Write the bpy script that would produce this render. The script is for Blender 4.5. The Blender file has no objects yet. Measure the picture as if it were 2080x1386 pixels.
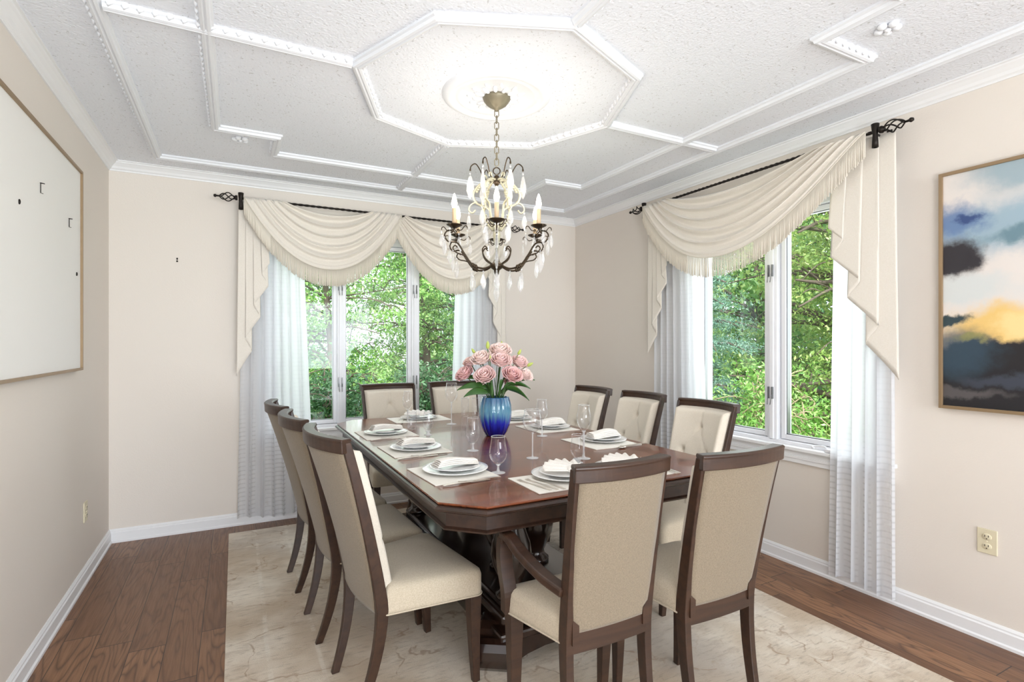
import bpy, bmesh, math, random
from mathutils import Vector, Matrix
import numpy as np
PI = math.pi
S = bpy.context.scene
C = S.collection

# ------------------------------------------------------------------ camera, world, lights, exposure
cam_d = bpy.data.cameras.new('camera')
cam = bpy.data.objects.new('camera', cam_d)
C.objects.link(cam)
cam_d.sensor_width = 36.0
cam_d.lens = 36.0 * 1080.6 / 2080.0
cam_d.clip_start = 0.02
cam_d.shift_y = 5.0 / 2080.0
cam.location = (0, 0, 1.25)
cam.rotation_euler = (PI / 2, 0, -math.atan2(563, 1080.6))
S.camera = cam

S.view_settings.view_transform = 'Standard'
S.view_settings.look = 'None'
S.view_settings.gamma = 1.0
S.view_settings.use_curve_mapping = False
S.view_settings.exposure = 0.74
S.cycles.transparent_max_bounces = 32
S.cycles.max_bounces = 12

world = bpy.data.worlds.new('world')
S.world = world
world.use_nodes = True
wn = world.node_tree
bg = wn.nodes['Background']
bg.inputs[0].default_value = (0.86, 0.93, 1.0, 1)
bg.inputs[1].default_value = 1.5

def lamp(name, kind, loc, energy, color=(1, 1, 1), **kw):
    d = bpy.data.lights.new(name, kind)
    d.energy = energy
    d.color = color
    for k, v in kw.items():
        if k != 'aim':
            setattr(d, k, v)
    o = bpy.data.objects.new(name, d)
    C.objects.link(o)
    o.location = loc
    if 'aim' in kw:
        o.rotation_euler = (Vector(kw['aim']) - Vector(loc)).to_track_quat('-Z', 'Y').to_euler()
    return o

# soft sun through thin cloud outdoors, coming from the front side of the house over the roof
lamp('sun', 'SUN', (0, 0, 10), 4.5, (1.0, 0.96, 0.9), angle=0.2, aim=(3.2, 6.0, 3.0))
# added unseen fill panel at the front opening, brightening the room from behind camera
lamp('rear_fill_light', 'AREA', (1.5, -4.75, 1.2), 135, (0.86, 0.93, 1.0), shape='RECTANGLE', size=3.0, size_y=2.0, aim=(-0.6, 3.0, 1.1))
# added unseen fill lamp aimed upwards, evening out walls and ceiling
lamp('ceiling_fill_light', 'AREA', (0.0, -1.5, 0.6), 62, (0.86, 0.93, 1.0), shape='DISK', size=0.8, aim=(-0.5, -0.9, 3.0))

# skylight falling in through the two windows
lamp('window_skylight', 'AREA', (1.0, 4.45, 1.5), 6, (0.95, 0.97, 1.0), shape='RECTANGLE', size=1.5, size_y=1.4, aim=(1.0, 2.0, 1.0))
lamp('window_skylight', 'AREA', (3.14, 2.08, 1.5), 10, (0.95, 0.97, 1.0), shape='RECTANGLE', size=1.2, size_y=1.4, aim=(1.0, 2.0, 1.0))

# ------------------------------------------------------------------ helpers
def lin(c):
    return tuple(((x / 255) / 12.92 if x / 255 <= 0.04045 else ((x / 255 + 0.055) / 1.055) ** 2.4) for x in c) + (1.0,)

class NT:
    def __init__(self, name):
        self.m = bpy.data.materials.new(name)
        self.m.use_nodes = True
        self.t = self.m.node_tree
        self.b = self.t.nodes['Principled BSDF']
        self.out = self.t.nodes['Material Output']
    def n(self, typ, **kw):
        nd = self.t.nodes.new(typ)
        for k, v in kw.items():
            if k.startswith('i_'):
                key = k[2:]
                key = int(key) if key.isdigit() else key.replace('_', ' ')
                self.set(nd.inputs[key], v)
            else:
                setattr(nd, k, v)
        return nd
    def set(self, sock, v):
        if isinstance(v, bpy.types.NodeSocket):
            self.t.links.new(v, sock)
        elif isinstance(v, bpy.types.Node):
            self.t.links.new(v.outputs[0], sock)
        else:
            sock.default_value = v
    def p(self, **kw):
        for k, v in kw.items():
            self.set(self.b.inputs[k.replace('_', ' ')], v)
        return self
    def coord(self, which='Object'):
        return self.n('ShaderNodeTexCoord').outputs[which]
    def map(self, vec, scale=(1, 1, 1), rot=(0, 0, 0), loc=(0, 0, 0)):
        return self.n('ShaderNodeMapping', i_Vector=vec, i_Scale=scale, i_Rotation=rot, i_Location=loc).outputs[0]
    def noise(self, vec, scale, detail=4, rough=0.55, dist=0.0):
        return self.n('ShaderNodeTexNoise', i_Vector=vec, i_Scale=scale, i_Detail=detail, i_Roughness=rough, i_Distortion=dist).outputs[0]
    def ramp(self, fac, stops, interp='LINEAR'):
        r = self.n('ShaderNodeValToRGB', i_0=fac)
        r.color_ramp.interpolation = interp
        e = r.color_ramp.elements
        while len(e) < len(stops):
            e.new(0.5)
        for i, (pos, col) in enumerate(stops):
            e[i].position = pos
            e[i].color = col if len(col) == 4 else tuple(col) + (1,)
        return r.outputs[0]
    def mix(self, fac, a, b, mode='MIX'):
        m = self.n('ShaderNodeMix', data_type='RGBA', blend_type=mode)
        self.set(m.inputs[0], fac); self.set(m.inputs[6], a); self.set(m.inputs[7], b)
        return m.outputs[2]
    def math(self, op, a, b=None, c=None, clamp=False):
        m = self.n('ShaderNodeMath', operation=op, use_clamp=clamp)
        self.set(m.inputs[0], a)
        if b is not None: self.set(m.inputs[1], b)
        if c is not None: self.set(m.inputs[2], c)
        return m.outputs[0]
    def rng(self, v, a, b, c=0.0, d=1.0, smooth=True):
        m = self.n('ShaderNodeMapRange', interpolation_type='SMOOTHSTEP' if smooth else 'LINEAR')
        self.set(m.inputs[0], v)
        for i, x in enumerate((a, b, c, d)): self.set(m.inputs[1 + i], x)
        return m.outputs[0]
    def sep(self, vec):
        return self.n('ShaderNodeSeparateXYZ', i_0=vec).outputs
    def comb(self, x, y, z):
        return self.n('ShaderNodeCombineXYZ', i_0=x, i_1=y, i_2=z).outputs[0]
    def bump(self, h, strength=0.3, dist=0.01):
        b = self.n('ShaderNodeBump', i_Height=h, i_Strength=strength, i_Distance=dist)
        self.set(self.b.inputs['Normal'], b.outputs[0])
        return self

M = {}
def simple(name, col, rough=0.5, metal=0.0, **kw):
    t = NT(name)
    t.p(Base_Color=lin(col), Roughness=rough, Metallic=metal, **kw)
    M[name] = t.m
    return t

# wall paint with faint roller texture
t = NT('wall_paint')
co = t.coord()
t.p(Base_Color=t.mix(t.noise(co, 1.3, 2), lin((228, 219, 209)), lin((231, 223, 214))), Roughness=0.75)
t.bump(t.noise(co, 130, 3), 0.12, 0.004)
M['wall'] = t.m
simple('trim_white', (239, 239, 240), 0.4)
simple('plaster_white', (234, 236, 240), 0.6)
# textured (stippled) ceiling
t = NT('stippled_ceiling')
co = t.coord()
v1 = t.n('ShaderNodeTexVoronoi', i_Vector=co, i_Scale=95.0).outputs[0]
nn = t.noise(co, 60, 4, 0.6, 0.6)
pits = t.rng(t.noise(co, 95, 2, 0.5), 0.29, 0.35)
t.p(Base_Color=t.mix(pits, lin((206, 207, 209)), lin((240, 243, 249))), Roughness=0.85)
t.bump(t.math('ADD', nn, t.math('MULTIPLY', v1, 0.6)), 0.5, 0.005)
M['ceiling'] = t.m

# oak floor, boards along Y
t = NT('oak_floor')
x, y, z = t.sep(t.coord())
PW = 0.127
col = t.math('FLOOR', t.math('DIVIDE', x, PW))
rnd = t.n('ShaderNodeTexWhiteNoise', noise_dimensions='1D', i_W=col).outputs[0]
yy = t.math('ADD', t.math('DIVIDE', y, 0.95), t.math('MULTIPLY', rnd, 7.3))
row = t.math('FLOOR', yy)
pid = t.n('ShaderNodeTexWhiteNoise', noise_dimensions='2D', i_Vector=t.comb(col, row, 0.0))
pv = pid.outputs[0]
fx = t.math('FRACT', t.math('DIVIDE', x, PW))
fy = t.math('FRACT', yy)
gap = t.math('MAXIMUM', t.math('GREATER_THAN', t.math('ABSOLUTE', t.math('SUBTRACT', fx, 0.5)), 0.49),
             t.math('GREATER_THAN', t.math('ABSOLUTE', t.math('SUBTRACT', fy, 0.5)), 0.498))
off = t.math('MULTIPLY', pv, 40.0)
gc = t.comb(t.math('ADD', t.math('MULTIPLY', x, 7.0), off), t.math('ADD', t.math('MULTIPLY', y, 1.1), off), off)
big = t.noise(gc, 1.0, 2, 0.5, 0.35)
rings = t.math('FRACT', t.math('MULTIPLY', big, 13.0))
rings = t.math('POWER', t.math('ABSOLUTE', t.math('SUBTRACT', t.math('MULTIPLY', rings, 2.0), 1.0)), 3.0)
fine = t.noise(t.comb(t.math('MULTIPLY', x, 130.0), t.math('ADD', t.math('MULTIPLY', y, 6.0), off), off), 1.0, 4, 0.6)
base = t.mix(pv, lin((116, 80, 55)), lin((154, 112, 80)))
base = t.mix(t.math('MULTIPLY', rings, t.rng(pid.outputs[0], 0.1, 0.9, 0.4, 0.8)), base, lin((72, 44, 28)))
base = t.mix(t.rng(fine, 0.35, 0.7, 0.0, 0.4), base, lin((88, 58, 40)))
base = t.mix(gap, base, lin((52, 33, 22)))
t.p(Base_Color=base, Roughness=t.rng(fine, 0.2, 0.9, 0.3, 0.5, False))
t.p(Specular_IOR_Level=0.45)
t.bump(t.math('SUBTRACT', t.math('MULTIPLY', rings, -0.25), t.math('MULTIPLY', gap, 1.2)), 0.25, 0.003)
M['floor'] = t.m

# faded oriental rug
t = NT('faded_rug')
co = t.coord()
x, y, z = t.sep(co)
nA = t.noise(co, 1.6, 4, 0.6)
warp = t.noise(co, 3.2, 4, 0.6)
wc = t.n('ShaderNodeVectorMath', operation='ADD')
nv = t.n('ShaderNodeTexNoise', i_Vector=co, i_Scale=3.5, i_Detail=4.0)
sc = t.n('ShaderNodeVectorMath', operation='SCALE', i_0=nv.outputs[1]); sc.inputs[3].default_value = 0.5
t.set(wc.inputs[0], co); t.set(wc.inputs[1], sc.outputs[0])
vor = t.n('ShaderNodeTexVoronoi', feature='DISTANCE_TO_EDGE', i_Vector=wc.outputs[0], i_Scale=2.6).outputs[0]
wear = t.noise(co, 9, 5, 0.7)
vine = t.math('MULTIPLY', t.rng(vor, 0.003, 0.022, 1.0, 0.0), t.rng(wear, 0.42, 0.56))
vor2 = t.n('ShaderNodeTexVoronoi', feature='DISTANCE_TO_EDGE', i_Vector=wc.outputs[0], i_Scale=6.5).outputs[0]
vine2 = t.math('MULTIPLY', t.rng(vor2, 0.0, 0.05, 1.0, 0.0), t.rng(t.noise(co, 4.2, 4, 0.7), 0.52, 0.68))
base = t.mix(t.rng(nA, 0.38, 0.62), lin((196, 178, 156)), lin((228, 217, 201)))
mott = t.noise(t.map(co, scale=(0.6, 1.6, 1)), 11, 5, 0.7, 0.5)
base = t.mix(t.rng(mott, 0.5, 0.7, 0, 0.4), base, lin((160, 138, 116)))
base = t.mix(t.rng(t.noise(t.map(co, loc=(7, 3, 1)), 1.1, 3), 0.5, 0.72, 0, 0.55), base, lin((190, 186, 182)))
# borders: long lines along the rug
def line(c, axis, w):
    return t.rng(t.math('ABSOLUTE', t.math('SUBTRACT', axis, c)), w * 0.4, w, 1.0, 0.0)
wx = t.math('ADD', x, t.math('MULTIPLY', t.math('SUBTRACT', warp, 0.5), 0.03))
wy = t.math('ADD', y, t.math('MULTIPLY', t.math('SUBTRACT', warp, 0.5), 0.03))
bl = None
for ax, c_ in ((wx, 0.12), (wx, 0.30), (wx, 2.03), (wx, 2.21), (wy, 3.62), (wy, 3.80)):
    l_ = line(c_, ax, 0.012)
    bl = l_ if bl is None else t.math('MAXIMUM', bl, l_)
base = t.mix(t.math('MULTIPLY', t.math('MULTIPLY', bl, t.rng(wear, 0.4, 0.6)), 0.4), base, lin((236, 230, 218)))
base = t.mix(t.math('MULTIPLY', vine, 0.55), base, lin((150, 118, 88)))
base = t.mix(t.math('MULTIPLY', vine2, 0.5), base, lin((168, 142, 112)))
st = t.noise(t.comb(t.math('MULTIPLY', x, 14.0), t.math('MULTIPLY', y, 70.0), 0.0), 1.0, 3, 0.7)
base = t.mix(t.rng(st, 0.5, 0.75, 0, 0.5), base, lin((142, 128, 112)))
t.p(Base_Color=base, Roughness=0.95)
t.bump(t.math('ADD', st, t.noise(co, 320, 2)), 0.5, 0.004)
M['rug'] = t.m

# dark walnut stained wood
def wood(name, c1, c2, rough, coat, sx=40, sy=3):
    t = NT(name)
    co = t.coord()
    g = t.noise(t.map(co, scale=(sx, sy, sx)), 1.0, 4, 0.6, 0.4)
    t.p(Base_Color=t.mix(t.rng(g, 0.3, 0.7), lin(c1), lin(c2)), Roughness=rough, Coat_Weight=coat, Coat_Roughness=0.12)
    M[name] = t.m
    return t
wood('walnut', (46, 28, 19), (62, 40, 27), 0.42, 0.1)
wood('table_edge_wood', (38, 24, 17), (56, 36, 26), 0.36, 0.15)
t = NT('tabletop_wood')
co = t.coord()
g = t.noise(t.map(co, scale=(3, 46, 3), rot=(0, 0, 0.6)), 1.0, 5, 0.6, 0.5)
g2 = t.noise(t.map(co, scale=(1.5, 9, 3), rot=(0, 0, 0.6)), 1.0, 3, 0.6, 0.8)
bc = t.mix(t.rng(g, 0.3, 0.7), lin((86, 40, 18)), lin((134, 70, 36)))
bc = t.mix(t.rng(g2, 0.4, 0.7, 0, 0.5), bc, lin((62, 30, 18)))
t.p(Base_Color=bc, Roughness=0.24, Coat_Weight=0.3, Coat_Roughness=0.05, Specular_IOR_Level=0.32)
M['tabletop'] = t.m
wood('pedestal_wood', (30, 18, 13), (46, 28, 20), 0.25, 0.6)

# woven upholstery
def weave(name, c1, c2, sc=420):
    t = NT(name)
    co = t.coord()
    a = t.noise(t.map(co, scale=(sc, sc * 0.25, sc)), 1.0, 2)
    b = t.noise(t.map(co, scale=(sc * 0.25, sc, sc * 0.3)), 1.0, 2)
    s_ = t.math('MULTIPLY', t.math('ADD', a, b), 0.5)
    t.p(Base_Color=t.mix(t.rng(s_, 0.35, 0.65), lin(c1), lin(c2)), Roughness=0.9, Sheen_Weight=0.2)
    t.bump(s_, 0.5, 0.0025)
    M[name] = t.m
weave('linen_tan', (118, 105, 87), (138, 124, 104), 700)
weave('linen_cream', (216, 205, 188), (228, 218, 203), 700)
weave('seat_linen', (182, 168, 146), (202, 189, 168), 700)
weave('placemat_cloth', (232, 227, 216), (240, 236, 227), 600)
weave('napkin_cloth', (240, 234, 226), (248, 244, 238), 500)
weave('swag_cloth', (228, 220, 208), (234, 227, 217), 500)
M['swag_cloth'].node_tree.nodes['Principled BSDF'].inputs['Sheen Weight'].default_value = 0.4
simple('fringe_cord', (228, 220, 206), 0.85)

# sheer curtain
t = NT('sheer_cloth')
co = t.coord()
x, y, z = t.sep(co)
zz = t.math('FRACT', t.math('MULTIPLY', z, 34.0))
hz = t.rng(t.math('ABSOLUTE', t.math('SUBTRACT', zz, 0.5)), 0.30, 0.42)
col_ = t.rng(t.noise(t.comb(t.math('MULTIPLY', t.math('ADD', x, y), 16.0), 0.0, 0.0), 1.0, 0), 0.44, 0.5)
al = t.math('MULTIPLY', t.math('MULTIPLY', t.math('MULTIPLY', hz, col_), t.rng(z, 0.55, 0.85, 1.0, 0.12)), 0.17)  # holes fade higher up, imitating backlight that washes out the weave
al = t.math('ADD', al, 0.05)
d = t.n('ShaderNodeBsdfDiffuse', i_Color=lin((234, 236, 240)))
tr = t.n('ShaderNodeBsdfTranslucent', i_Color=lin((236, 236, 238)))
m1 = t.n('ShaderNodeMixShader', i_0=0.5, i_1=d.outputs[0], i_2=tr.outputs[0])
tp = t.n('ShaderNodeBsdfTransparent')
m2 = t.n('ShaderNodeMixShader', i_0=al, i_1=m1.outputs[0], i_2=tp.outputs[0])
t.set(t.out.inputs[0], m2.outputs[0])
M['sheer'] = t.m

simple('black_iron', (38, 32, 28), 0.45, 0.6)
simple('bronze', (132, 124, 104), 0.45, 0.45)
simple('dark_bronze', (66, 54, 40), 0.4, 0.7)
simple('antique_gold', (176, 172, 150), 0.5, 0.3)
simple('candle_sleeve', (214, 186, 150), 0.5)
simple('porcelain', (247, 247, 246), 0.12, 0.0, Coat_Weight=0.4)
simple('silver', (228, 222, 214), 0.28, 1.0)
simple('steel_grey', (130, 130, 132), 0.35, 0.8)
simple('vinyl_white', (236, 236, 240), 0.35)
simple('ivory_plastic', (222, 212, 184), 0.4)
simple('slot_dark', (60, 52, 44), 0.6)
simple('canvas_white', (240, 238, 234), 0.7)
simple('bronze_frame', (152, 128, 98), 0.4, 0.35)
simple('brass_register', (196, 180, 150), 0.35, 0.6)
simple('petal_pink', (240, 202, 197), 0.6, 0.0, Subsurface_Weight=0.15)
simple('petal_pale', (245, 217, 209), 0.6, 0.0, Subsurface_Weight=0.15)
simple('petal_deep', (233, 184, 182), 0.6, 0.0, Subsurface_Weight=0.15)
simple('bud_green', (176, 190, 92), 0.55)
simple('stem_green', (62, 96, 36), 0.55)
t = NT('leaf_green')
t.p(Base_Color=t.mix(t.noise(t.coord(), 30, 2), lin((34, 72, 26)), lin((66, 110, 44))), Roughness=0.4)
M['leaf_green'] = t.m
simple('bark', (96, 84, 74), 0.9)
simple('pale_twig', (168, 150, 124), 0.9)

def bulb_mat():
    t = NT('bulb_glow')
    t.p(Base_Color=(1, 1, 1, 1), Emission_Color=(1.0, 0.86, 0.66, 1), Emission_Strength=14.0)
    M['bulb'] = t.m
bulb_mat()

def glassy(name, tint, ior=1.5, refl=1.0, body=0.0, body_col=(1, 1, 1, 1)):
    t = NT(name)
    base_r = 0.018 if name == 'window_glass' else 0.035
    fc = t.n('ShaderNodeLayerWeight', i_Blend=0.5).outputs[1]
    f = t.math('ADD', base_r * refl, t.math('MULTIPLY', t.math('POWER', fc, 5.0), 0.8), clamp=True)
    tp = t.n('ShaderNodeBsdfTransparent', i_Color=tint)
    gl = t.n('ShaderNodeBsdfGlossy', i_Color=(1, 1, 1, 1), i_Roughness=0.02)
    m = t.n('ShaderNodeMixShader', i_0=f, i_1=tp.outputs[0], i_2=gl.outputs[0])
    o = m.outputs[0]
    if body:
        d = t.n('ShaderNodeBsdfDiffuse', i_Color=body_col)
        o = t.n('ShaderNodeMixShader', i_0=body, i_1=o, i_2=d.outputs[0]).outputs[0]
    t.set(t.out.inputs[0], o)
    M[name] = t.m
glassy('window_glass', (0.96, 0.98, 0.98, 1), 1.35)
glassy('stemware_glass', (0.985, 0.985, 0.99, 1), 1.5, 0.8, 0.0)
glassy('stem_glass_thick', (0.93, 0.94, 0.95, 1), 1.5, 2.5, 0.35)
glassy('crystal', (0.93, 0.93, 0.93, 1), 1.6, 4.0, 0.16)

# blue vase glass, ragged border between pale top and cobalt bottom
t = NT('blue_glass')
x, y, z = t.sep(t.coord())
ang = t.math('ARCTAN2', y, x)
rag = t.noise(t.comb(t.math('MULTIPLY', ang, 9.0), 0.0, t.math('MULTIPLY', z, 6.0)), 1.0, 3, 0.6)
h = t.math('ADD', z, t.math('MULTIPLY', t.math('SUBTRACT', rag, 0.5), 0.13))
colr = t.ramp(t.rng(h, 0.03, 0.19, 0, 1, False), [(0.0, lin((16, 20, 118))), (0.30, lin((30, 44, 182))), (0.40, lin((52, 98, 164))), (0.62, lin((100, 156, 184))), (0.85, lin((78, 134, 166))), (1.0, lin((46, 98, 140)))])
t.p(Base_Color=colr, Roughness=0.06, Transmission_Weight=0.1, Coat_Weight=0.5, Coat_Roughness=0.03)
M['blue_glass'] = t.m

# foliage: each leaf its own tone
def foliage(name, stops):
    t = NT(name)
    r = t.n('ShaderNodeNewGeometry').outputs['Random Per Island']
    c_ = t.ramp(r, [(i / max(1, len(stops) - 1), lin(s)) for i, s in enumerate(stops)])
    d = t.n('ShaderNodeBsdfDiffuse', i_Color=c_)
    tr = t.n('ShaderNodeBsdfTranslucent', i_Color=c_)
    gl = t.n('ShaderNodeBsdfGlossy', i_Color=(1, 1, 1, 1), i_Roughness=0.45)
    m_ = t.n('ShaderNodeMixShader', i_0=0.4, i_1=d.outputs[0], i_2=tr.outputs[0])
    m_ = t.n('ShaderNodeMixShader', i_0=0.05, i_1=m_.outputs[0], i_2=gl.outputs[0])
    t.set(t.out.inputs[0], m_.outputs[0])
    M[name] = t.m
foliage('foliage_bright', [(96, 150, 62), (140, 192, 92), (184, 220, 130), (118, 172, 80)])
foliage('foliage_mid', [(84, 130, 70), (120, 168, 92), (166, 202, 124), (150, 172, 96)])
foliage('foliage_dark', [(54, 92, 62), (78, 122, 80), (112, 156, 108), (70, 108, 74)])
foliage('foliage_blue', [(84, 128, 112), (118, 164, 148), (152, 196, 174), (180, 212, 188)])
foliage('foliage_olive', [(110, 146, 66), (162, 190, 100), (134, 166, 80), (192, 198, 124)])
t = NT('lawn_grass')
co = t.coord()
t.p(Base_Color=t.mix(t.noise(co, 3, 5), lin((84, 118, 56)), lin((140, 170, 92))), Roughness=0.95)
M['lawn'] = t.m
simple('driveway_concrete', (205, 208, 212), 0.9)

# abstract painting
t = NT('abstract_paint')
x, y, z = t.sep(t.coord())
u0 = t.math('DIVIDE', t.math('SUBTRACT', 1.205, y), 0.28)
v0 = t.math('DIVIDE', t.math('SUBTRACT', 1.982, z), 1.0)
cc = t.comb(u0, t.math('MULTIPLY', v0, 3.4), 0.0)
n1 = t.n('ShaderNodeTexNoise', i_Vector=cc, i_Scale=1.9, i_Detail=7.0, i_Roughness=0.62)
nx, ny, nz = t.sep(n1.outputs[1])
u = t.math('ADD', u0, t.math('MULTIPLY', t.math('SUBTRACT', nx, 0.5), 0.8))
v = t.math('ADD', v0, t.math('MULTIPLY', t.math('SUBTRACT', ny, 0.5), 0.17))
def blob(cu, cv, ru, rv, soft=0.5):
    a = t.math('DIVIDE', t.math('SUBTRACT', u, cu), ru)
    b = t.math('DIVIDE', t.math('SUBTRACT', v, cv), rv)
    r = t.math('SQRT', t.math('ADD', t.math('MULTIPLY', a, a), t.math('MULTIPLY', b, b)))
    return t.rng(r, 1 - soft, 1 + soft, 1.0, 0.0)
c_ = lin((226, 218, 212))
def lay(mask, col, k=1.0):
    global c_
    c_ = t.mix(t.math('MULTIPLY', mask, k), c_, lin(col))
lay(blob(1.1, 0.02, 0.8, 0.09), (150, 172, 182), 0.9)
lay(blob(0.7, 0.25, 0.9, 0.11), (146, 174, 190), 0.9)
lay(blob(0.15, 0.20, 0.32, 0.07), (96, 124, 168), 0.9)
lay(blob(0.30, 0.195, 0.13, 0.025), (44, 66, 118), 0.9)
lay(blob(1.05, 0.30, 0.5, 0.035), (90, 124, 136), 0.8)
lay(blob(0.10, 0.37, 0.42, 0.085, 0.3), (44, 40, 46))
lay(blob(0.2, 0.50, 0.7, 0.05), (206, 214, 214), 0.7)
lay(blob(0.75, 0.66, 0.75, 0.085, 0.45), (236, 198, 122))
lay(blob(1.0, 0.66, 0.3, 0.05), (246, 220, 158), 0.8)
lay(blob(0.0, 0.615, 0.3, 0.03, 0.3), (48, 66, 72))
dk = t.rng(t.math('SUBTRACT', v, t.math('MULTIPLY', t.math('SUBTRACT', 1.0, t.math('MINIMUM', u0, 1.0)), 0.02)), 0.695, 0.735)
lay(dk, (28, 26, 30))
lay(blob(0.1, 0.77, 0.5, 0.10), (50, 72, 88), 0.85)
lay(blob(0.35, 0.715, 0.18, 0.02), (140, 140, 80), 0.7)
lay(blob(0.9, 0.88, 0.6, 0.025), (66, 72, 86), 0.7)
lay(blob(0.2, 0.935, 0.5, 0.02), (110, 104, 104), 0.55)
t.p(Base_Color=c_, Roughness=0.55)
M['abstract'] = t.m

# ------------------------------------------------------------------ mesh builder
def frames(pts):
    out = []
    n = len(pts)
    up = Vector((0, 0, 1))
    prev = None
    for i in range(n):
        a = pts[max(0, i - 1)]; b = pts[min(n - 1, i + 1)]
        d = (b - a)
        d = d.normalized() if d.length > 1e-9 else Vector((0, 0, 1))
        if prev is None:
            ref = up if abs(d.z) < 0.9 else Vector((1, 0, 0))
            s = d.cross(ref).normalized()
        else:
            s = (prev - d * prev.dot(d))
            s = s.normalized() if s.length > 1e-6 else d.orthogonal().normalized()
        prev = s
        out.append((d, s, d.cross(s).normalized()))
    return out

class MB:
    def __init__(self):
        self.v = []; self.f = []; self.sm = []
    def add(self, vs, fs, smooth=False):
        o = len(self.v)
        self.v.extend([tuple(p) for p in vs])
        for f in fs:
            self.f.append(tuple(i + o for i in f)); self.sm.append(smooth)
        return self
    def box(self, x0, x1, y0, y1, z0, z1, bev=0.0, mat=None):
        if bev <= 0:
            vs = [(x0, y0, z0), (x1, y0, z0), (x1, y1, z0), (x0, y1, z0), (x0, y0, z1), (x1, y0, z1), (x1, y1, z1), (x0, y1, z1)]
            fs = [(0, 3, 2, 1), (4, 5, 6, 7), (0, 1, 5, 4), (1, 2, 6, 5), (2, 3, 7, 6), (3, 0, 4, 7)]
        else:
            bm = bmesh.new()
            bmesh.ops.create_cube(bm, size=1)
            for v in bm.verts:
                v.co = Vector(((x0 + x1) / 2 + v.co.x * (x1 - x0), (y0 + y1) / 2 + v.co.y * (y1 - y0), (z0 + z1) / 2 + v.co.z * (z1 - z0)))
            bmesh.ops.bevel(bm, geom=bm.edges[:], offset=bev, segments=2, profile=0.5, affect='EDGES')
            bm.verts.index_update()
            vs = [v.co.copy() for v in bm.verts]
            fs = [[v.index for v in f.verts] for f in bm.faces]
            bm.free()
        if mat is not None:
            vs = [mat @ Vector(p) for p in vs]
        return self.add(vs, fs)
    def sweep(self, pts, section, closed=False, smooth=True, caps=True, scale=None, up=None):
        """section: list of (a,b) in side/up axes"""
        pts = [Vector(p) for p in pts]
        n = len(pts); k = len(section)
        fr = frames(pts)
        vs = []
        for i, p in enumerate(pts):
            d, s, u = fr[i]
            if up is not None:
                upv = Vector(up)
                s = d.cross(upv).normalized(); u = s.cross(d).normalized()
            sc = 1 if scale is None else scale[i]
            sa, sb = sc if isinstance(sc, tuple) else (sc, sc)
            for a, b in section:
                vs.append(p + s * a * sa + u * b * sb)
        fs = []
        m = n if closed else n - 1
        for i in range(m):
            j = (i + 1) % n
            for q in range(k):
                r = (q + 1) % k
                fs.append((i * k + q, i * k + r, j * k + r, j * k + q))
        if caps and not closed:
            fs.append(tuple(range(k - 1, -1, -1)))
            fs.append(tuple((n - 1) * k + q for q in range(k)))
        return self.add(vs, fs, smooth)
    def tube(self, pts, r, seg=8, closed=False, scale=None, caps=True):
        sec = [(r * math.cos(2 * PI * i / seg), r * math.sin(2 * PI * i / seg)) for i in range(seg)]
        return self.sweep(pts, sec, closed, True, caps, scale)
    def bar(self, pts, w, h, scale=None, up=None):
        return self.sweep(pts, [(-w / 2, -h / 2), (w / 2, -h / 2), (w / 2, h / 2), (-w / 2, h / 2)], smooth=False, scale=scale, up=up)
    def lathe(self, prof, seg=32, c=(0, 0, 0), flute=0.0, nf=0, sx=1, sy=1, smooth=True, mat=None):
        vs = []
        k = len(prof)
        for i in range(seg):
            a = 2 * PI * i / seg
            fl = 1 + flute * (abs(math.cos(nf * a / 2)) - 0.6) if nf else 1
            for r, z in prof:
                vs.append(Vector((c[0] + r * fl * math.cos(a) * sx, c[1] + r * fl * math.sin(a) * sy, c[2] + z)))
        if mat is not None:
            vs = [mat @ p for p in vs]
        fs = []
        for i in range(seg):
            j = (i + 1) % seg
            for q in range(k - 1):
                fs.append((i * k + q, j * k + q, j * k + q + 1, i * k + q + 1))
        return self.add(vs, fs, smooth)
    def grid(self, fn, nu, nv, smooth=True, flip=False):
        vs = [fn(i / nu, j / nv) for j in range(nv + 1) for i in range(nu + 1)]
        fs = []
        for j in range(nv):
            for i in range(nu):
                a = j * (nu + 1) + i
                q = (a, a + 1, a + nu + 2, a + nu + 1)
                fs.append(q[::-1] if flip else q)
        return self.add(vs, fs, smooth)
    def prism(self, poly, z0, z1):
        n = len(poly)
        vs = [(p[0], p[1], z0) for p in poly] + [(p[0], p[1], z1) for p in poly]
        fs = [tuple(range(n - 1, -1, -1)), tuple(range(n, 2 * n))] + [(i, (i + 1) % n, n + (i + 1) % n, n + i) for i in range(n)]
        return self.add(vs, fs)
    def loft(self, polys):
        """stack of (poly, z), equal vertex counts, closed with caps"""
        n = len(polys[0][0])
        vs = [(p[0], p[1], z) for poly, z in polys for p in poly]
        fs = [tuple(range(n - 1, -1, -1)), tuple((len(polys) - 1) * n + i for i in range(n))]
        for k in range(len(polys) - 1):
            for i in range(n):
                j = (i + 1) % n
                fs.append((k * n + i, k * n + j, (k + 1) * n + j, (k + 1) * n + i))
        return self.add(vs, fs)
    def ball(self, c, r, seg=10, rings=6, s=(1, 1, 1)):
        prof = [(r * math.sin(PI * i / rings), -r * math.cos(PI * i / rings)) for i in range(rings + 1)]
        vs0 = len(self.v)
        self.lathe([(p[0], p[1] * s[2]) for p in prof], seg, c, sx=s[0], sy=s[1])
        return self
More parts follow.
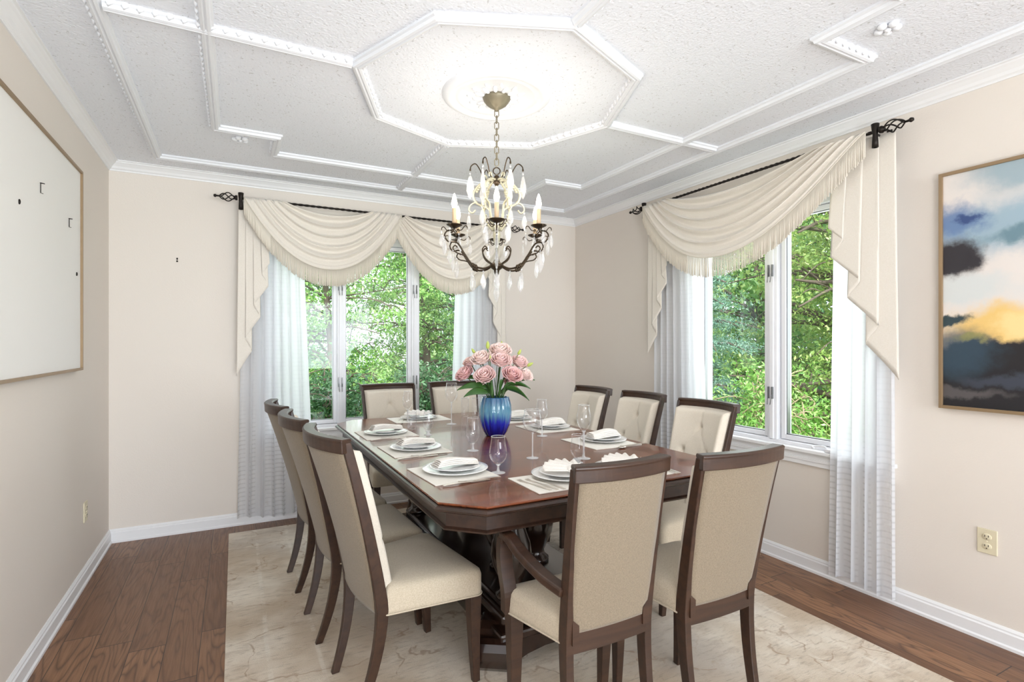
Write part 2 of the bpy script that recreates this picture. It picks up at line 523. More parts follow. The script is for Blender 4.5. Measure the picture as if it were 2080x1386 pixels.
    def build(self, name, mat, parent=None, solid=0.0, bevel=0.0, doubles=True, subsurf=0):
        me = bpy.data.meshes.new(name)
        me.from_pydata(self.v, [], self.f)
        me.polygons.foreach_set('use_smooth', self.sm)
        me.update()
        if doubles and len(self.v) < 60000:
            bm = bmesh.new(); bm.from_mesh(me)
            bmesh.ops.remove_doubles(bm, verts=bm.verts[:], dist=1e-6)
            bmesh.ops.recalc_face_normals(bm, faces=bm.faces[:])
            bm.to_mesh(me); bm.free()
        me.materials.append(M[mat] if isinstance(mat, str) else mat)
        o = bpy.data.objects.new(name, me)
        C.objects.link(o)
        if parent is not None:
            o.parent = parent
        if solid:
            md = o.modifiers.new('solid', 'SOLIDIFY'); md.thickness = solid; md.offset = 0
        if bevel:
            md = o.modifiers.new('bevel', 'BEVEL'); md.width = bevel; md.segments = 2; md.limit_method = 'ANGLE'; md.angle_limit = 0.6
        if subsurf:
            md = o.modifiers.new('sub', 'SUBSURF'); md.levels = subsurf; md.render_levels = subsurf
        return o

def tag(o, label=None, cat=None, group=None, kind=None):
    if label: o['label'] = label
    if cat: o['category'] = cat
    if group: o['group'] = group
    if kind: o['kind'] = kind
    return o
def thing(name, label, cat, loc=(0, 0, 0), rz=0.0, group=None):
    o = bpy.data.objects.new(name, None)
    C.objects.link(o)
    o.location = loc; o.rotation_euler = (0, 0, rz)
    o.empty_display_size = 0.05
    return tag(o, label, cat, group)
def struct(o, label=None):
    return tag(o, label, kind='structure')
def copy_tree(o, parent=None):
    c = o.copy(); C.objects.link(c)
    c.parent = parent
    for ch in o.children:
        copy_tree(ch, c)
    return c
def smooth_path(pts, n=6):
    """Catmull-Rom through pts"""
    P = [Vector(p) for p in pts]
    P = [P[0] * 2 - P[1]] + P + [P[-1] * 2 - P[-2]]
    out = []
    for i in range(1, len(P) - 2):
        a, b, c, d = P[i - 1], P[i], P[i + 1], P[i + 2]
        for k in range(n):
            u = k / n
            out.append(0.5 * ((2 * b) + (c - a) * u + (2 * a - 5 * b + 4 * c - d) * u * u + (3 * b - a - 3 * c + d) * u ** 3))
    out.append(P[-2])
    return out

# ------------------------------------------------------------------ room shell
XL, XR, YB, YF, ZC = -0.70, 2.81, 4.12, -4.9, 2.395
TH = 0.16
struct(MB().box(XL - TH, XR + TH, YF - TH, YB + TH, -0.08, 0.0).build('floor', 'floor'))
struct(MB().box(XL - TH, XR + TH, YF - TH, YB + TH, ZC, ZC + 0.1).build('ceiling', 'ceiling'))
struct(MB().box(XL - TH, XL, YF - TH, YB + TH, -0.08, ZC).build('wall_left', 'wall'))
WB = (0.20, 1.775, 0.615, 2.06)      # back window opening x0,x1,z0,z1
WR = (1.475, 2.685, 0.655, 2.06)     # right window opening y0,y1,z0,z1
m = MB()
m.box(XL, WB[0], YB, YB + TH, -0.08, ZC); m.box(WB[1], XR, YB, YB + TH, -0.08, ZC)
m.box(WB[0], WB[1], YB, YB + TH, -0.08, WB[2]); m.box(WB[0], WB[1], YB, YB + TH, WB[3], ZC)
struct(m.build('wall_back', 'wall'))
m = MB()
m.box(XR, XR + TH, YF, WR[0], -0.08, ZC); m.box(XR, XR + TH, WR[1], YB + TH, -0.08, ZC)
m.box(XR, XR + TH, WR[0], WR[1], -0.08, WR[2]); m.box(XR, XR + TH, WR[0], WR[1], WR[3], ZC)
struct(m.build('wall_right', 'wall'))
m = MB()
m.box(XL, -0.5, YF - TH, YF, -0.08, ZC); m.box(2.6, XR, YF - TH, YF, -0.08, ZC); m.box(-0.5, 2.6, YF - TH, YF, 2.2, ZC)
struct(m.build('wall_front', 'wall'))

# crown moulding and baseboards (profile: distance from wall, height)
crown = [(0, 0), (0.006, 0), (0.008, 0.008), (0.016, 0.014), (0.022, 0.026), (0.036, 0.040), (0.044, 0.046), (0.046, 0.052), (0.054, 0.054), (0.054, 0.06), (0, 0.06)]
base = [(0, 0), (0.020, 0), (0.020, 0.012), (0.014, 0.018), (0.014, 0.062), (0.010, 0.068), (0.010, 0.074), (0.004, 0.084), (0, 0.084)]
def molding(name, p0, p1, inward, prof, z, mitre):
    """straight run from p0 to p1 with mitred ends"""
    a = Vector((p0[0], p0[1], 0)); b = Vector((p1[0], p1[1], 0))
    d = (b - a).normalized(); w = Vector((inward[0], inward[1], 0))
    vs = []
    for end, s in ((a, 1), (b, -1)):
        for o, h in prof:
            vs.append(end + w * o + d * s * (o if mitre else 0) + Vector((0, 0, z + h)))
    k = len(prof)
    fs = [tuple(range(k - 1, -1, -1)), tuple(range(k, 2 * k))] + [(i, (i + 1) % k, k + (i + 1) % k, k + i) for i in range(k)]
    return struct(MB().add(vs, fs).build(name, 'trim_white'))
n_ = 0
for side, p0, p1, iw in (('left', (XL, YF), (XL, YB), (1, 0)), ('back', (XL, YB), (XR, YB), (0, -1)), ('right', (XR, YF), (XR, YB), (-1, 0))):
    n_ += 1
    molding('trim_%d' % n_, p0, p1, iw, crown, ZC - 0.06, True)
    molding('baseboard_' + side, p0, p1, iw, base, 0.0, True)

# ceiling mouldings: beaded strips
def strip(mb, p0, p1, w=0.052, h=0.026, bead_side=1, e0=0.0, e1=0.0):
    a = Vector((p0[0], p0[1], 0)); b = Vector((p1[0], p1[1], 0))
    L = (b - a).length; d = (b - a) / L; s = Vector((-d.y, d.x, 0))
    sec = [(-w / 2, 0), (-w / 2, -h * 0.35), (-w * 0.36, -h * 0.5), (-w * 0.3, -h * 0.9), (-w * 0.12, -h), (0, -h * 0.8), (w * 0.12, -h), (w * 0.3, -h * 0.9), (w * 0.36, -h * 0.5), (w / 2, -h * 0.35), (w / 2, 0)]
    vs = []
    for q, ee in ((a, e0), (b, -e1)):
        for x_, z_ in sec:
            vs.append(q + s * x_ + d * (ee * x_) + Vector((0, 0, ZC + z_)))
    k = len(sec)
    fs = [tuple(range(k)), tuple(range(2 * k - 1, k - 1, -1))] + [(i, k + i, k + (i + 1) % k, (i + 1) % k) for i in range(k)]
    mb.add(vs, fs)
    nb = max(2, int(L / 0.042))
    for i in range(nb):
        c = a + d * (L * (i + 0.5) / nb) + s * (bead_side * w * 0.46)
        # small leaf shaped bead
        q = []
        for k2 in range(6):
            an = k2 * PI / 3
            q.append(c + d * (0.012 * math.cos(an)) + s * (0.007 * math.sin(an)) + Vector((0, 0, ZC - 0.010)))
        top = c + Vector((0, 0, ZC - 0.024)) + d * 0.004
        q2 = q + [p_ + Vector((0, 0, 0.012)) for p_ in q] + [top]
        ff = [(k2, (k2 + 1) % 6, 12) for k2 in range(6)] + [(k2 + 6, (k2 + 1) % 6 + 6, (k2 + 1) % 6, k2) for k2 in range(6)]
        mb.add(q2, ff, True)
CX, CY, RO = 1.073, 2.213, 0.632
octv = [(CX + RO * math.cos(k * PI / 4), CY + RO * math.sin(k * PI / 4)) for k in range(8)]
mb = MB()
tq = math.tan(PI / 8)
for k in range(8):
    strip(mb, octv[k], octv[(k + 1) % 8], bead_side=1, e0=-tq * -1, e1=-tq * -1)
tag(mb.build('trim_4', 'plaster_white'), kind='structure')
def path_strip(name, pts, side, closed=True):
    mb = MB()
    n = len(pts)
    for i in range(n if closed else n - 1):
        a, b = pts[i], pts[(i + 1) % n]
        p, q = pts[i - 1], pts[(i + 2) % n]
        def turn(o, c_, e):
            v1 = Vector((c_[0] - o[0], c_[1] - o[1])).normalized(); v2 = Vector((e[0] - c_[0], e[1] - c_[1])).normalized()
            cr = v1.x * v2.y - v1.y * v2.x
            return math.tan(math.atan2(cr, v1.dot(v2)) / 2)
        e0 = turn(p, a, b) if (closed or i > 0) else 0
        e1 = turn(a, b, q) if (closed or i < n - 2) else 0
        strip(mb, a, b, bead_side=side, e0=e0, e1=e1)
    return tag(mb.build(name, 'plaster_white'), kind='structure')
dx1, dy1, dx2, dy2 = 1.15, 1.0, 0.85, 1.30
ox, oy = 1.475, 1.655
yb_in = CY + 1.27; yb_n = CY + 0.965
inner = []
for sx_, sy_ in ((-1, 1), (1, 1), (1, -1), (-1, -1)):
    cpts = [(CX + sx_ * 1.165, CY + sy_ * 0.985), (CX + sx_ * 0.865, CY + sy_ * 0.985), (CX + sx_ * 0.865, CY + sy_ * 1.265)]
    if sx_ * sy_ > 0: cpts = cpts[::-1]
    inner += cpts
path_strip('trim_5', inner, 1)
outer = [(CX - 1.49, CY + 1.635), (CX + 1.44, CY + 1.635), (CX + 1.44, CY - 1.635), (CX - 1.49, CY - 1.635)]
path_strip('trim_6', outer, 1)
n_ = 6
for a_, b_ in (((CX - RO - 0.02, CY), (CX - 1.465, CY)), ((CX + RO + 0.02, CY), (CX + 1.415, CY)), ((CX, CY + RO + 0.02), (CX, CY + 1.61)), ((CX, CY - RO - 0.02), (CX, CY - 1.61))):
    mb = MB(); strip(mb, a_, b_, bead_side=1); n_ += 1
    tag(mb.build('trim_%d' % n_, 'plaster_white'), kind='structure')

# plaster rosettes in the notched corners
def rosette(x_, y_, label):
    r = thing('ceiling_rosette', label, 'rosette', (x_, y_, ZC), 0.5, 'plaster rosettes on the ceiling')
    mb = MB()
    for k in range(5):
        a = k * 2 * PI / 5
        mb.ball((0.028 * math.cos(a), 0.028 * math.sin(a), -0.006), 0.017, 8, 5, (1, 1, 0.7))
    mb.build('petals', 'plaster_white', r)
    MB().ball((0, 0, -0.010), 0.012, 8, 5, (1, 1, 0.9)).build('centre_bead', 'plaster_white', r)
rosette(CX - 1.045, CY + 1.125, 'small white plaster rosette on the ceiling above the back-left window curtain')
rosette(CX + 1.02, CY - 1.135, 'small white plaster rosette on the ceiling at upper right beside the notched moulding')

# medallion
med = thing('ceiling_medallion', 'round white plaster medallion inside the ceiling octagon above the chandelier', 'medallion', (CX, CY, ZC))
MB().lathe([(0.001, -0.008), (0.17, -0.008), (0.178, -0.014), (0.186, -0.008), (0.20, -0.010), (0.208, -0.018), (0.222, -0.020), (0.236, -0.016), (0.248, -0.008), (0.252, 0.0)], 72).build('ring_moulding', 'plaster_white', med)
mb = MB()
for k in range(12):
    a = k * PI / 6
    for rr, sz in ((0.085, 0.02), (0.118, 0.015)):
        c_, s_ = math.cos(a + (0.26 if rr > 0.1 else 0)), math.sin(a + (0.26 if rr > 0.1 else 0))
        mt = Matrix.Translation((rr * c_, rr * s_, -0.010)) @ Matrix.Rotation(a, 4, 'Z')
        prof = [(sz * math.sin(PI * i / 5), -sz * 0.45 * math.cos(PI * i / 5)) for i in range(6)]
        mb.lathe(prof, 8, sx=1.5, sy=0.55, mat=mt)
mb.build('acanthus_relief', 'plaster_white', med)

# ------------------------------------------------------------------ windows
def win_map(kind):
    if kind == 'back':
        return lambda s, o, z: Vector((s, YB - o, z))     # o>0 into the room
    return lambda s, o, z: Vector((XR - o, s, z))
def wbox(mb, W, s0, s1, o0, o1, z0, z1, bev=0.0):
    a = W(s0, o0, z0); b = W(s1, o1, z1)
    mb.box(min(a.x, b.x), max(a.x, b.x), min(a.y, b.y), max(a.y, b.y), z0, z1, bev)
def window(name, kind, s0, s1, z0, z1, sashes, mulls):
    W = win_map(kind)
    root = thing(name, None, None)
    tag(root, kind='structure')
    mb = MB()     # jambs and mullions
    wbox(mb, W, s0, s0 + 0.045, -0.14, 0.0, z0, z1); wbox(mb, W, s1 - 0.045, s1, -0.14, 0.0, z0, z1)
    wbox(mb, W, s0, s1, -0.14, 0.0, z1 - 0.05, z1); wbox(mb, W, s0, s1, -0.14, 0.0, z0, z0 + 0.035)
    for a, b in mulls:
        c_ = (a + b) / 2; h_ = (b - a) / 2
        wbox(mb, W, c_ - h_ * 0.45, c_ + h_ * 0.45, -0.12, -0.01, z0 + 0.03, z1 - 0.04, 0.003)
        wbox(mb, W, c_ - h_ * 0.18, c_ + h_ * 0.18, -0.02, 0.0, z0 + 0.03, z1 - 0.04, 0.002)
    tag(mb.build('window_frame', 'vinyl_white', root), kind='structure')
    for a, b in sashes:
        mb = MB()
        f = 0.028
        gz0, gz1 = z0 + 0.065, z1 - 0.08
        wbox(mb, W, a - f, a, -0.09, -0.035, gz0 - f, gz1 + f, 0.003); wbox(mb, W, b, b + f, -0.09, -0.035, gz0 - f, gz1 + f, 0.003)
        wbox(mb, W, a, b, -0.09, -0.035, gz0 - f, gz0, 0.003); wbox(mb, W, a, b, -0.09, -0.035, gz1, gz1 + f, 0.003)
        sh = mb.build('sash', 'vinyl_white', root)
        mb = MB(); g = 0.005
        wbox(mb, W, a, a + g, -0.072, -0.045, gz0, gz1); wbox(mb, W, b - g, b, -0.072, -0.045, gz0, gz1)
        wbox(mb, W, a, b, -0.072, -0.045, gz0, gz0 + g); wbox(mb, W, a, b, -0.072, -0.045, gz1 - g, gz1)
        mb.build('gasket', 'steel_grey', sh)
        mb = MB(); wbox(mb, W, a, b, -0.060, -0.056, gz0, gz1)
        mb.build('window_pane', 'window_glass', sh)
    # inside stool and apron casing
    mb = MB()
    wbox(mb, W, s0 - 0.07, s1 + 0.07, -0.03, 0.045, z0 - 0.004, z0 + 0.016, 0.004)
    mb.build('window_sill', 'trim_white', root)
    mb = MB()
    wbox(mb, W, s0 - 0.06, s1 + 0.06, 0.0, 0.018, z0 - 0.075, z0 - 0.004, 0.003)
    wbox(mb, W, s0 - 0.06, s1 + 0.06, 0.018, 0.024, z0 - 0.05, z0 - 0.035, 0.001)
    for q0, q1 in ((s0 - 0.06, s0), (s1, s1 + 0.06)):
        wbox(mb, W, q0, q1, 0.0, 0.018, z0 + 0.016, z1 + 0.06, 0.003)
    wbox(mb, W, s0, s1, 0.0, 0.018, z1, z1 + 0.06, 0.003)
    mb.build('window_casing', 'trim_white', root)
    # sash locks
    for a, b in mulls:
        for zz_ in (0.96, 1.68):
            for sg in (-1, 1):
                mb = MB()
                c_ = (a + b) / 2 + sg * 0.013
                wbox(mb, W, c_ - 0.004, c_ + 0.004, 0.0, 0.012, zz_ - 0.035, zz_ + 0.035, 0.001)
                p0 = W(c_, 0.012, zz_ - 0.01); p1 = W(c_ - 0.004 * sg, 0.022, zz_ - 0.07)
                mb.tube([p0, p1], 0.0025, 6)
                mb.build('sash_lock', 'steel_grey', root)
    return root
window('window_1', 'back', WB[0], WB[1], WB[2], WB[3], [(0.262, 0.655), (0.745, 1.228), (1.32, 1.712)], [(0.655, 0.745), (1.228, 1.32)])
wr = window('window_2', 'right', WR[0], WR[1], WR[2], WR[3], [(1.535, 2.012), (2.150, 2.625)], [(2.012, 2.150)])
# crank handle on the right window sill
mb = MB()
mb.box(XR - 0.038, XR - 0.010, 1.66, 1.74, 0.672, 0.690, 0.004)
mb.tube(smooth_path([(XR - 0.026, 1.73, 0.690), (XR - 0.03, 1.74, 0.700), (XR - 0.034, 1.78, 0.698), (XR - 0.036, 1.80, 0.690)]), 0.005, 8)
mb.ball((XR - 0.036, 1.80, 0.688), 0.009)
mb.build('crank_handle', 'vinyl_white', wr)

# ------------------------------------------------------------------ curtains
def rod(kind, s_a, s_b, zr, o, label):
    """rod between the two brackets s_a..s_b; finials outside"""
    W = win_map(kind)
    r = thing('curtain_rod', label, 'curtain rod')
    n = 240
    mb = MB()
    pts = [W(s_a + (s_b - s_a) * i / n, o, zr) for i in range(n + 1)]
    sec = [(0.0105 * math.cos(2 * PI * i / 4), 0.0105 * math.sin(2 * PI * i / 4)) for i in range(4)]
    fr = frames(pts); vs = []
    for i, p in enumerate(pts):
        d, s, u = fr[i]; tw = i * 0.32
        for a in range(4):
            an = a * PI / 2 + tw
            vs.append(p + s * 0.0085 * math.cos(an) + u * 0.0085 * math.sin(an))
    fs = [(i * 4 + q, i * 4 + (q + 1) % 4, i * 4 + 4 + (q + 1) % 4, i * 4 + 4 + q) for i in range(n) for q in range(4)]
    mb.add(vs, fs, False)
    mb.build('rod', 'black_iron', r)
    for sgn, s0 in ((-1, s_a), (1, s_b)):
        mb = MB()
        # collar, four twisted cage wires, tip
        mb.lathe([(0.0, 0), (0.016, 0.0), (0.018, 0.01), (0.010, 0.022), (0.0, 0.024)], 12, mat=Matrix.Translation(W(s0 + sgn * 0.02, o, zr)) @ (Vector((0, 0, 1)).rotation_difference(W(s0 + sgn, 0, 0) - W(s0, 0, 0)).to_matrix().to_4x4()))
        L0, L1 = 0.035, 0.125
        for k in range(4):
            pts = []
            for i in range(17):
                q = i / 16
                rr = 0.004 + 0.024 * math.sin(PI * q) ** 0.9
                an = k * PI / 2 + q * PI * 1.0
                pts.append(W(s0 + sgn * (L0 + (L1 - L0) * q), o + rr * math.cos(an), zr + rr * math.sin(an)))
            mb.tube(pts, 0.0035, 6)
        mb.tube([W(s0 + sgn * 0.12, o, zr), W(s0 + sgn * 0.142, o, zr), W(s0 + sgn * 0.150, o, zr), W(s0 + sgn * 0.160, o, zr)], 0.006, 8, scale=[0.8, 1, 1.9, 1.2])
        mb.build('finial', 'black_iron', r)
        mb = MB()
        # holdback style bracket: wall plate, arm and flared cup
        wbox(mb, W, s0 - 0.012, s0 + 0.012, 0.0, 0.006, zr - 0.07, zr + 0.03, 0.001)
        mb.tube([W(s0, 0.004, zr - 0.015), W(s0, o, zr - 0.014)], 0.007, 8)
        mb.lathe([(0.008, -0.075), (0.014, -0.075), (0.013, -0.045), (0.011, -0.015), (0.015, 0.01), (0.018, 0.035), (0.015, 0.037), (0.0, 0.03)], 14, W(s0, o, zr))
        mb.build('bracket', 'black_iron', r)
    return r
ZR_B, ZR_R, OR = 2.222, 2.252, 0.125
rod('back', 0.036, 2.035, ZR_B, OR, 'black twisted iron curtain rod with cage finials over the back window')
rod('right', 1.437, 3.04, ZR_R, OR, 'black twisted iron curtain rod with cage finials over the right-hand window')

def swag(kind, sL, sR, tL, tR, zr, dip, label, seed, zl=0.0, zrr=0.0, drop=0.122, skew=0.5):
    """sL,sR: outermost hem ends; tL,tR: where the top fold leaves the rod"""
    W = win_map(kind)
    rnd = random.Random(seed)
    r = thing('swag_valance', label, 'curtain valance', group='cream swags on the curtain rods')
    nf = 5.5
    def P(s, k):
        a = tL + (sL - tL) * k ** 1.1; b = tR + (sR - tR) * k ** 1.1
        x_ = a + (b - a) * s
        d_ = 0.055 + (dip - 0.055) * k ** 0.95
        ss = s ** (math.log(0.5) / math.log(skew))
        shp = 1 - abs(2 * ss - 1) ** 2.1
        zl_ = zr + 0.006 - zl * k * (1 - s) - zrr * k * s
        e = math.sin(PI * min(1, max(0, s)))
        ph = k * nf * 2 * PI + 0.5 * math.sin(3 * k + seed)
        fold = (math.sin(ph) + 0.35 * math.sin(2.3 * ph + 1.0)) * (0.007 + 0.012 * e ** 0.5) * (1 - k ** 6)
        o = OR + 0.022 + 0.05 * k * e ** 0.8 + fold
        z_ = zl_ - d_ * shp - 0.010 * math.cos(ph) * e ** 0.5 * (1 - k ** 6)
        return W(x_, max(o, OR + 0.004), z_)
    MB().grid(P, 70, 96).build('swag_fabric', 'swag_cloth', r, solid=0.002)
    # hem piping + bullion fringe
    hem = [P(i / 400, 1.0) for i in range(401)]
    MB().tube([h + (W(0, 0.003, 0) - W(0, 0, 0)) for h in hem[::4]], 0.0025, 5).build('hem_cord', 'fringe_cord', r)
    mb = MB()
    acc = 0; last = hem[0]
    for h in hem:
        acc += (h - last).length; last = h
        if acc > 0.0042 or h is hem[0]:
            acc = 0
            L = drop * rnd.uniform(0.93, 1.04); j = rnd.uniform(-0.002, 0.002); oj = rnd.uniform(-0.003, 0.003)
            p0 = h; a_ = W(j, oj, 0) - W(0, 0, 0)
            mb.tube([p0, p0 + a_ * 0.5 + Vector((0, 0, -L * 0.5)), p0 + a_ + Vector((0, 0, -L))], 0.0029, 4)
    fr_ = mb.build('bullion_fringe', 'fringe_cord', r, doubles=False)
    return r
swag('back', 0.055, 1.125, 0.31, 0.90, ZR_B, 0.455, 'cream fringed swag on the left half of the back window rod', 1)
swag('back', 1.085, 2.03, 1.16, 1.80, ZR_B, 0.445, 'cream fringed swag behind the chandelier on the back window rod', 2, zl=0.05)
swag('right', 1.47, 3.03, 1.72, 2.775, ZR_R, 0.475, 'wide cream fringed swag across the right-hand window rod', 5, skew=0.54)

def jabot(kind, s_out, sgn, zr, tip, top_in, width, label, layers=3, o0=0.035, drop_tip=0.0):
    """cascade of pleats: long at the outer side, short at the inner side"""
    W = win_map(kind)
    r = thing('jabot', label, 'curtain tail', group='cream pleated tails beside the swags')
    xs = []
    step = width / (layers + 0.5)
    pos = [0.0]
    cur = 0.0
    for L in range(layers):
        cur += step * 1.75; pos.append(cur)
        if L < layers - 1 or True:
            cur -= step * 0.85; pos.append(cur)
    pos.append(pos[-1] + step * 0.9)
    mx = max(pos)
    pos = [p_ * width / mx for p_ in pos]
    n = len(pos) - 1
    wts = [abs(pos[i + 1] - pos[i]) + 0.02 for i in range(n)]
    tot = sum(wts); cum = [0]
    for w_ in wts: cum.append(cum[-1] + w_ / tot)
    def P(u, v):
        for i in range(n):
            if u <= cum[i + 1] + 1e-9: break
        q = (u - cum[i]) / (cum[i + 1] - cum[i])
        q = min(1, max(0, q))
        s_ = pos[i] + (pos[i + 1] - pos[i]) * q
        o_ = 0.092 + (i + q) * 0.0045 * (7.0 / n)
        zb = tip + (top_in - tip) * u ** 0.9
        z_ = zr - 0.012 + (zb - zr + 0.012) * v
        squeeze = 1 - 0.12 * (1 - v)
        wob = 0.002 * math.sin(v * 5 + i)
        return W(s_out + sgn * (s_ * squeeze - 0.012 * v * (1 - u)), o_ + wob, z_)
    MB().grid(P, n * 10, 30).build('pleated_tail', 'swag_cloth', r, solid=0.002)
    return r
jabot('back', 0.022, 1, ZR_B, 1.03, 1.80, 0.19, 'cream pleated tail at the left end of the back window')
jabot('back', 2.03, -1, ZR_B, 1.03, 1.80, 0.17, 'cream pleated tail at the right end of the back window')
jabot('right', 1.365, 1, ZR_R, 1.08, 1.84, 0.30, 'large cream pleated tail at the near end of the right-hand window')
jabot('right', 3.03, -1, ZR_R, 1.17, 1.80, 0.22, 'cream pleated tail at the far end of the right-hand window')

def sheer(kind, a0, a1, b0, b1, ztop, zbot, pleats, label, seed):
    """top span a0..a1, bottom span b0..b1"""
    W = win_map(kind)
    rr = random.Random(seed)
    phs = [rr.uniform(-0.6, 0.6) for _ in range(40)]
    def P(u, v):
        s_ = (a0 + (a1 - a0) * u) * (1 - v) + (b0 + (b1 - b0) * u) * v
        ph = u * pleats * 2 * PI + 0.6 * math.sin(u * 9 + seed)
        amp = 0.012 + 0.013 * v
        sh = math.sin(ph); sh = math.copysign(abs(sh) ** 0.6, sh)
        o = 0.070 + amp * sh * 0.7
        s2 = s_ + 0.008 * math.cos(ph) * (0.4 + v) * (1 if a1 > a0 else -1)
        z_ = ztop + (zbot - ztop) * v
        z_ += 0.012 * v * math.sin(u * 7 + seed)
        return W(s2, o, z_)
    mb = MB().grid(P, int(pleats * 18), 24)
    o = mb.build('sheer_curtain', 'sheer', doubles=False)
    tag(o, label, 'curtain', 'white sheer curtains')
    return o
sheer('back', 0.05, 0.42, 0.005, 0.50, 2.20, 0.055, 7, 'white sheer curtain at the left of the back window', 1)
sheer('back', 1.60, 2.02, 1.52, 2.03, 2.20, 0.055, 7, 'white sheer curtain at the right of the back window behind the flowers', 2)
sheer('right', 1.38, 1.66, 1.365, 1.69, 2.22, 0.05, 5, 'white sheer curtain nearest the painting on the right-hand window', 3)
sheer('right', 3.0, 2.56, 3.0, 2.49, 2.22, 0.05, 7, 'white sheer curtain at the far end of the right-hand window', 4)

# ------------------------------------------------------------------ rug
mb = MB(); mb.box(-0.035, 2.34, 0.35, 3.93, 0.0, 0.010, 0.003)
tag(mb.build('area_rug', 'rug'), 'faded beige oriental rug under the dining table', 'rug')

# ------------------------------------------------------------------ table
TX0, TX1, TY0, TY1, TZ = 0.554, 1.79, 1.445, 3.50, 0.76
tbl = thing('dining_table', 'dark mahogany dining table with clipped corners and double pedestals', 'table', (0, 0, 0))
def octa(ins, ch=0.115):
    x0, x1, y0, y1 = TX0 + ins, TX1 - ins, TY0 + ins, TY1 - ins
    c_ = ch - ins * 0.59
    return [(x0 + c_, y0), (x1 - c_, y0), (x1, y0 + c_), (x1, y1 - c_), (x1 - c_, y1), (x0 + c_, y1), (x0, y1 - c_), (x0, y0 + c_)]
MB().loft([(octa(0.004), TZ - 0.008), (octa(0.0), TZ - 0.004), (octa(0.002), TZ)]).build('tabletop', 'tabletop', tbl)
MB().loft([(octa(0.018), TZ - 0.036), (octa(0.006), TZ - 0.030), (octa(-0.006), TZ - 0.026), (octa(-0.010), TZ - 0.019), (octa(-0.006), TZ - 0.013), (octa(0.002), TZ - 0.009)]).build('edge_moulding', 'table_edge_wood', tbl)
MB().loft([(octa(0.032), TZ - 0.082), (octa(0.032), TZ - 0.036)]).build('apron', 'table_edge_wood', tbl)
MB().loft([(octa(0.036), TZ - 0.096), (octa(0.024), TZ - 0.092), (octa(0.022), TZ - 0.086), (octa(0.030), TZ - 0.081)]).build('lower_bead', 'table_edge_wood', tbl)
# double pedestals on a long stepped platform
mb = MB()
mb.box(0.93, 1.41, 1.84, 3.20, 0.205, 0.235, 0.008)
mb.box(0.905, 1.435, 1.815, 3.225, 0.165, 0.205, 0.010)
mb.box(0.93, 1.41, 1.84, 3.20, 0.150, 0.165)
mb.box(0.885, 1.455, 1.79, 3.25, 0.085, 0.150, 0.010)
mb.box(0.91, 1.43, 1.82, 3.22, 0.070, 0.085)
mb.build('pedestal_platform', 'pedestal_wood', tbl)
urn = [(0.0, 0.235), (0.062, 0.235), (0.062, 0.25), (0.045, 0.262), (0.040, 0.285), (0.058, 0.325), (0.078, 0.37), (0.084, 0.41), (0.078, 0.455), (0.058, 0.51), (0.042, 0.56), (0.038, 0.60), (0.048, 0.625), (0.056, 0.64), (0.056, 0.668), (0.0, 0.668)]
for ux, uy in ((0.985, 1.90), (1.345, 1.90), (1.085, 2.17), (1.255, 2.17), (0.985, 3.12), (1.345, 3.12), (1.085, 2.86), (1.255, 2.86)):
    MB().lathe(urn, 28, (ux, uy, 0)).build('urn_column', 'pedestal_wood', tbl)
for fx_, fy_, sx_, sy_ in ((0.90, 1.86, -1, -1), (1.44, 1.86, 1, -1), (0.90, 3.18, -1, 1), (1.44, 3.18, 1, 1)):
    mb = MB()
    d_ = Vector((sx_ * 0.55, sy_ * 0.83, 0)).normalized()
    c0 = Vector((fx_, fy_, 0))
    prof = [(-0.10, 0.160), (-0.03, 0.158), (0.0, 0.140), (0.02, 0.122), (0.045, 0.128), (0.072, 0.120), (0.090, 0.098), (0.094, 0.068), (0.082, 0.036), (0.058, 0.0105), (0.0, 0.0105), (-0.02, 0.022), (-0.03, 0.05), (-0.06, 0.07), (-0.10, 0.072)]
    w_ = d_.cross(Vector((0, 0, 1)))
    vs = [c0 + d_ * a + Vector((0, 0, h)) + w_ * 0.068 * s_ for s_ in (-1, 1) for a, h in prof]
    k = len(prof)
    fs = [tuple(range(k)), tuple(range(2 * k - 1, k - 1, -1))] + [(i, k + i, k + (i + 1) % k, (i + 1) % k) for i in range(k)]
    mb.add(vs, fs)
    mb.build('scroll_foot', 'pedestal_wood', tbl, bevel=0.008)
for yy_ in (1.80, 3.24):
    mb = MB()
    pts = []
    prof = [(0.93, 0.08), (1.0, 0.085), (1.08, 0.075), (1.17, 0.068), (1.26, 0.075), (1.34, 0.085), (1.41, 0.08)]
    vs = []
    for y_ in (yy_ - 0.012, yy_ + 0.012):
        vs += [(a, y_, 0.03 if a in (0.93, 1.41) else (0.055 if a in (1.0, 1.34) else 0.068)) for a, b in prof]
        vs += [(a, y_, 0.12) for a, b in prof[::-1]]
    k = 14
    fs = [tuple(range(k)), tuple(range(2 * k - 1, k - 1, -1))] + [(i, k + i, k + (i + 1) % k, (i + 1) % k) for i in range(k)]
    mb.add(vs, fs)
    mb.build('arched_rail', 'pedestal_wood', tbl)

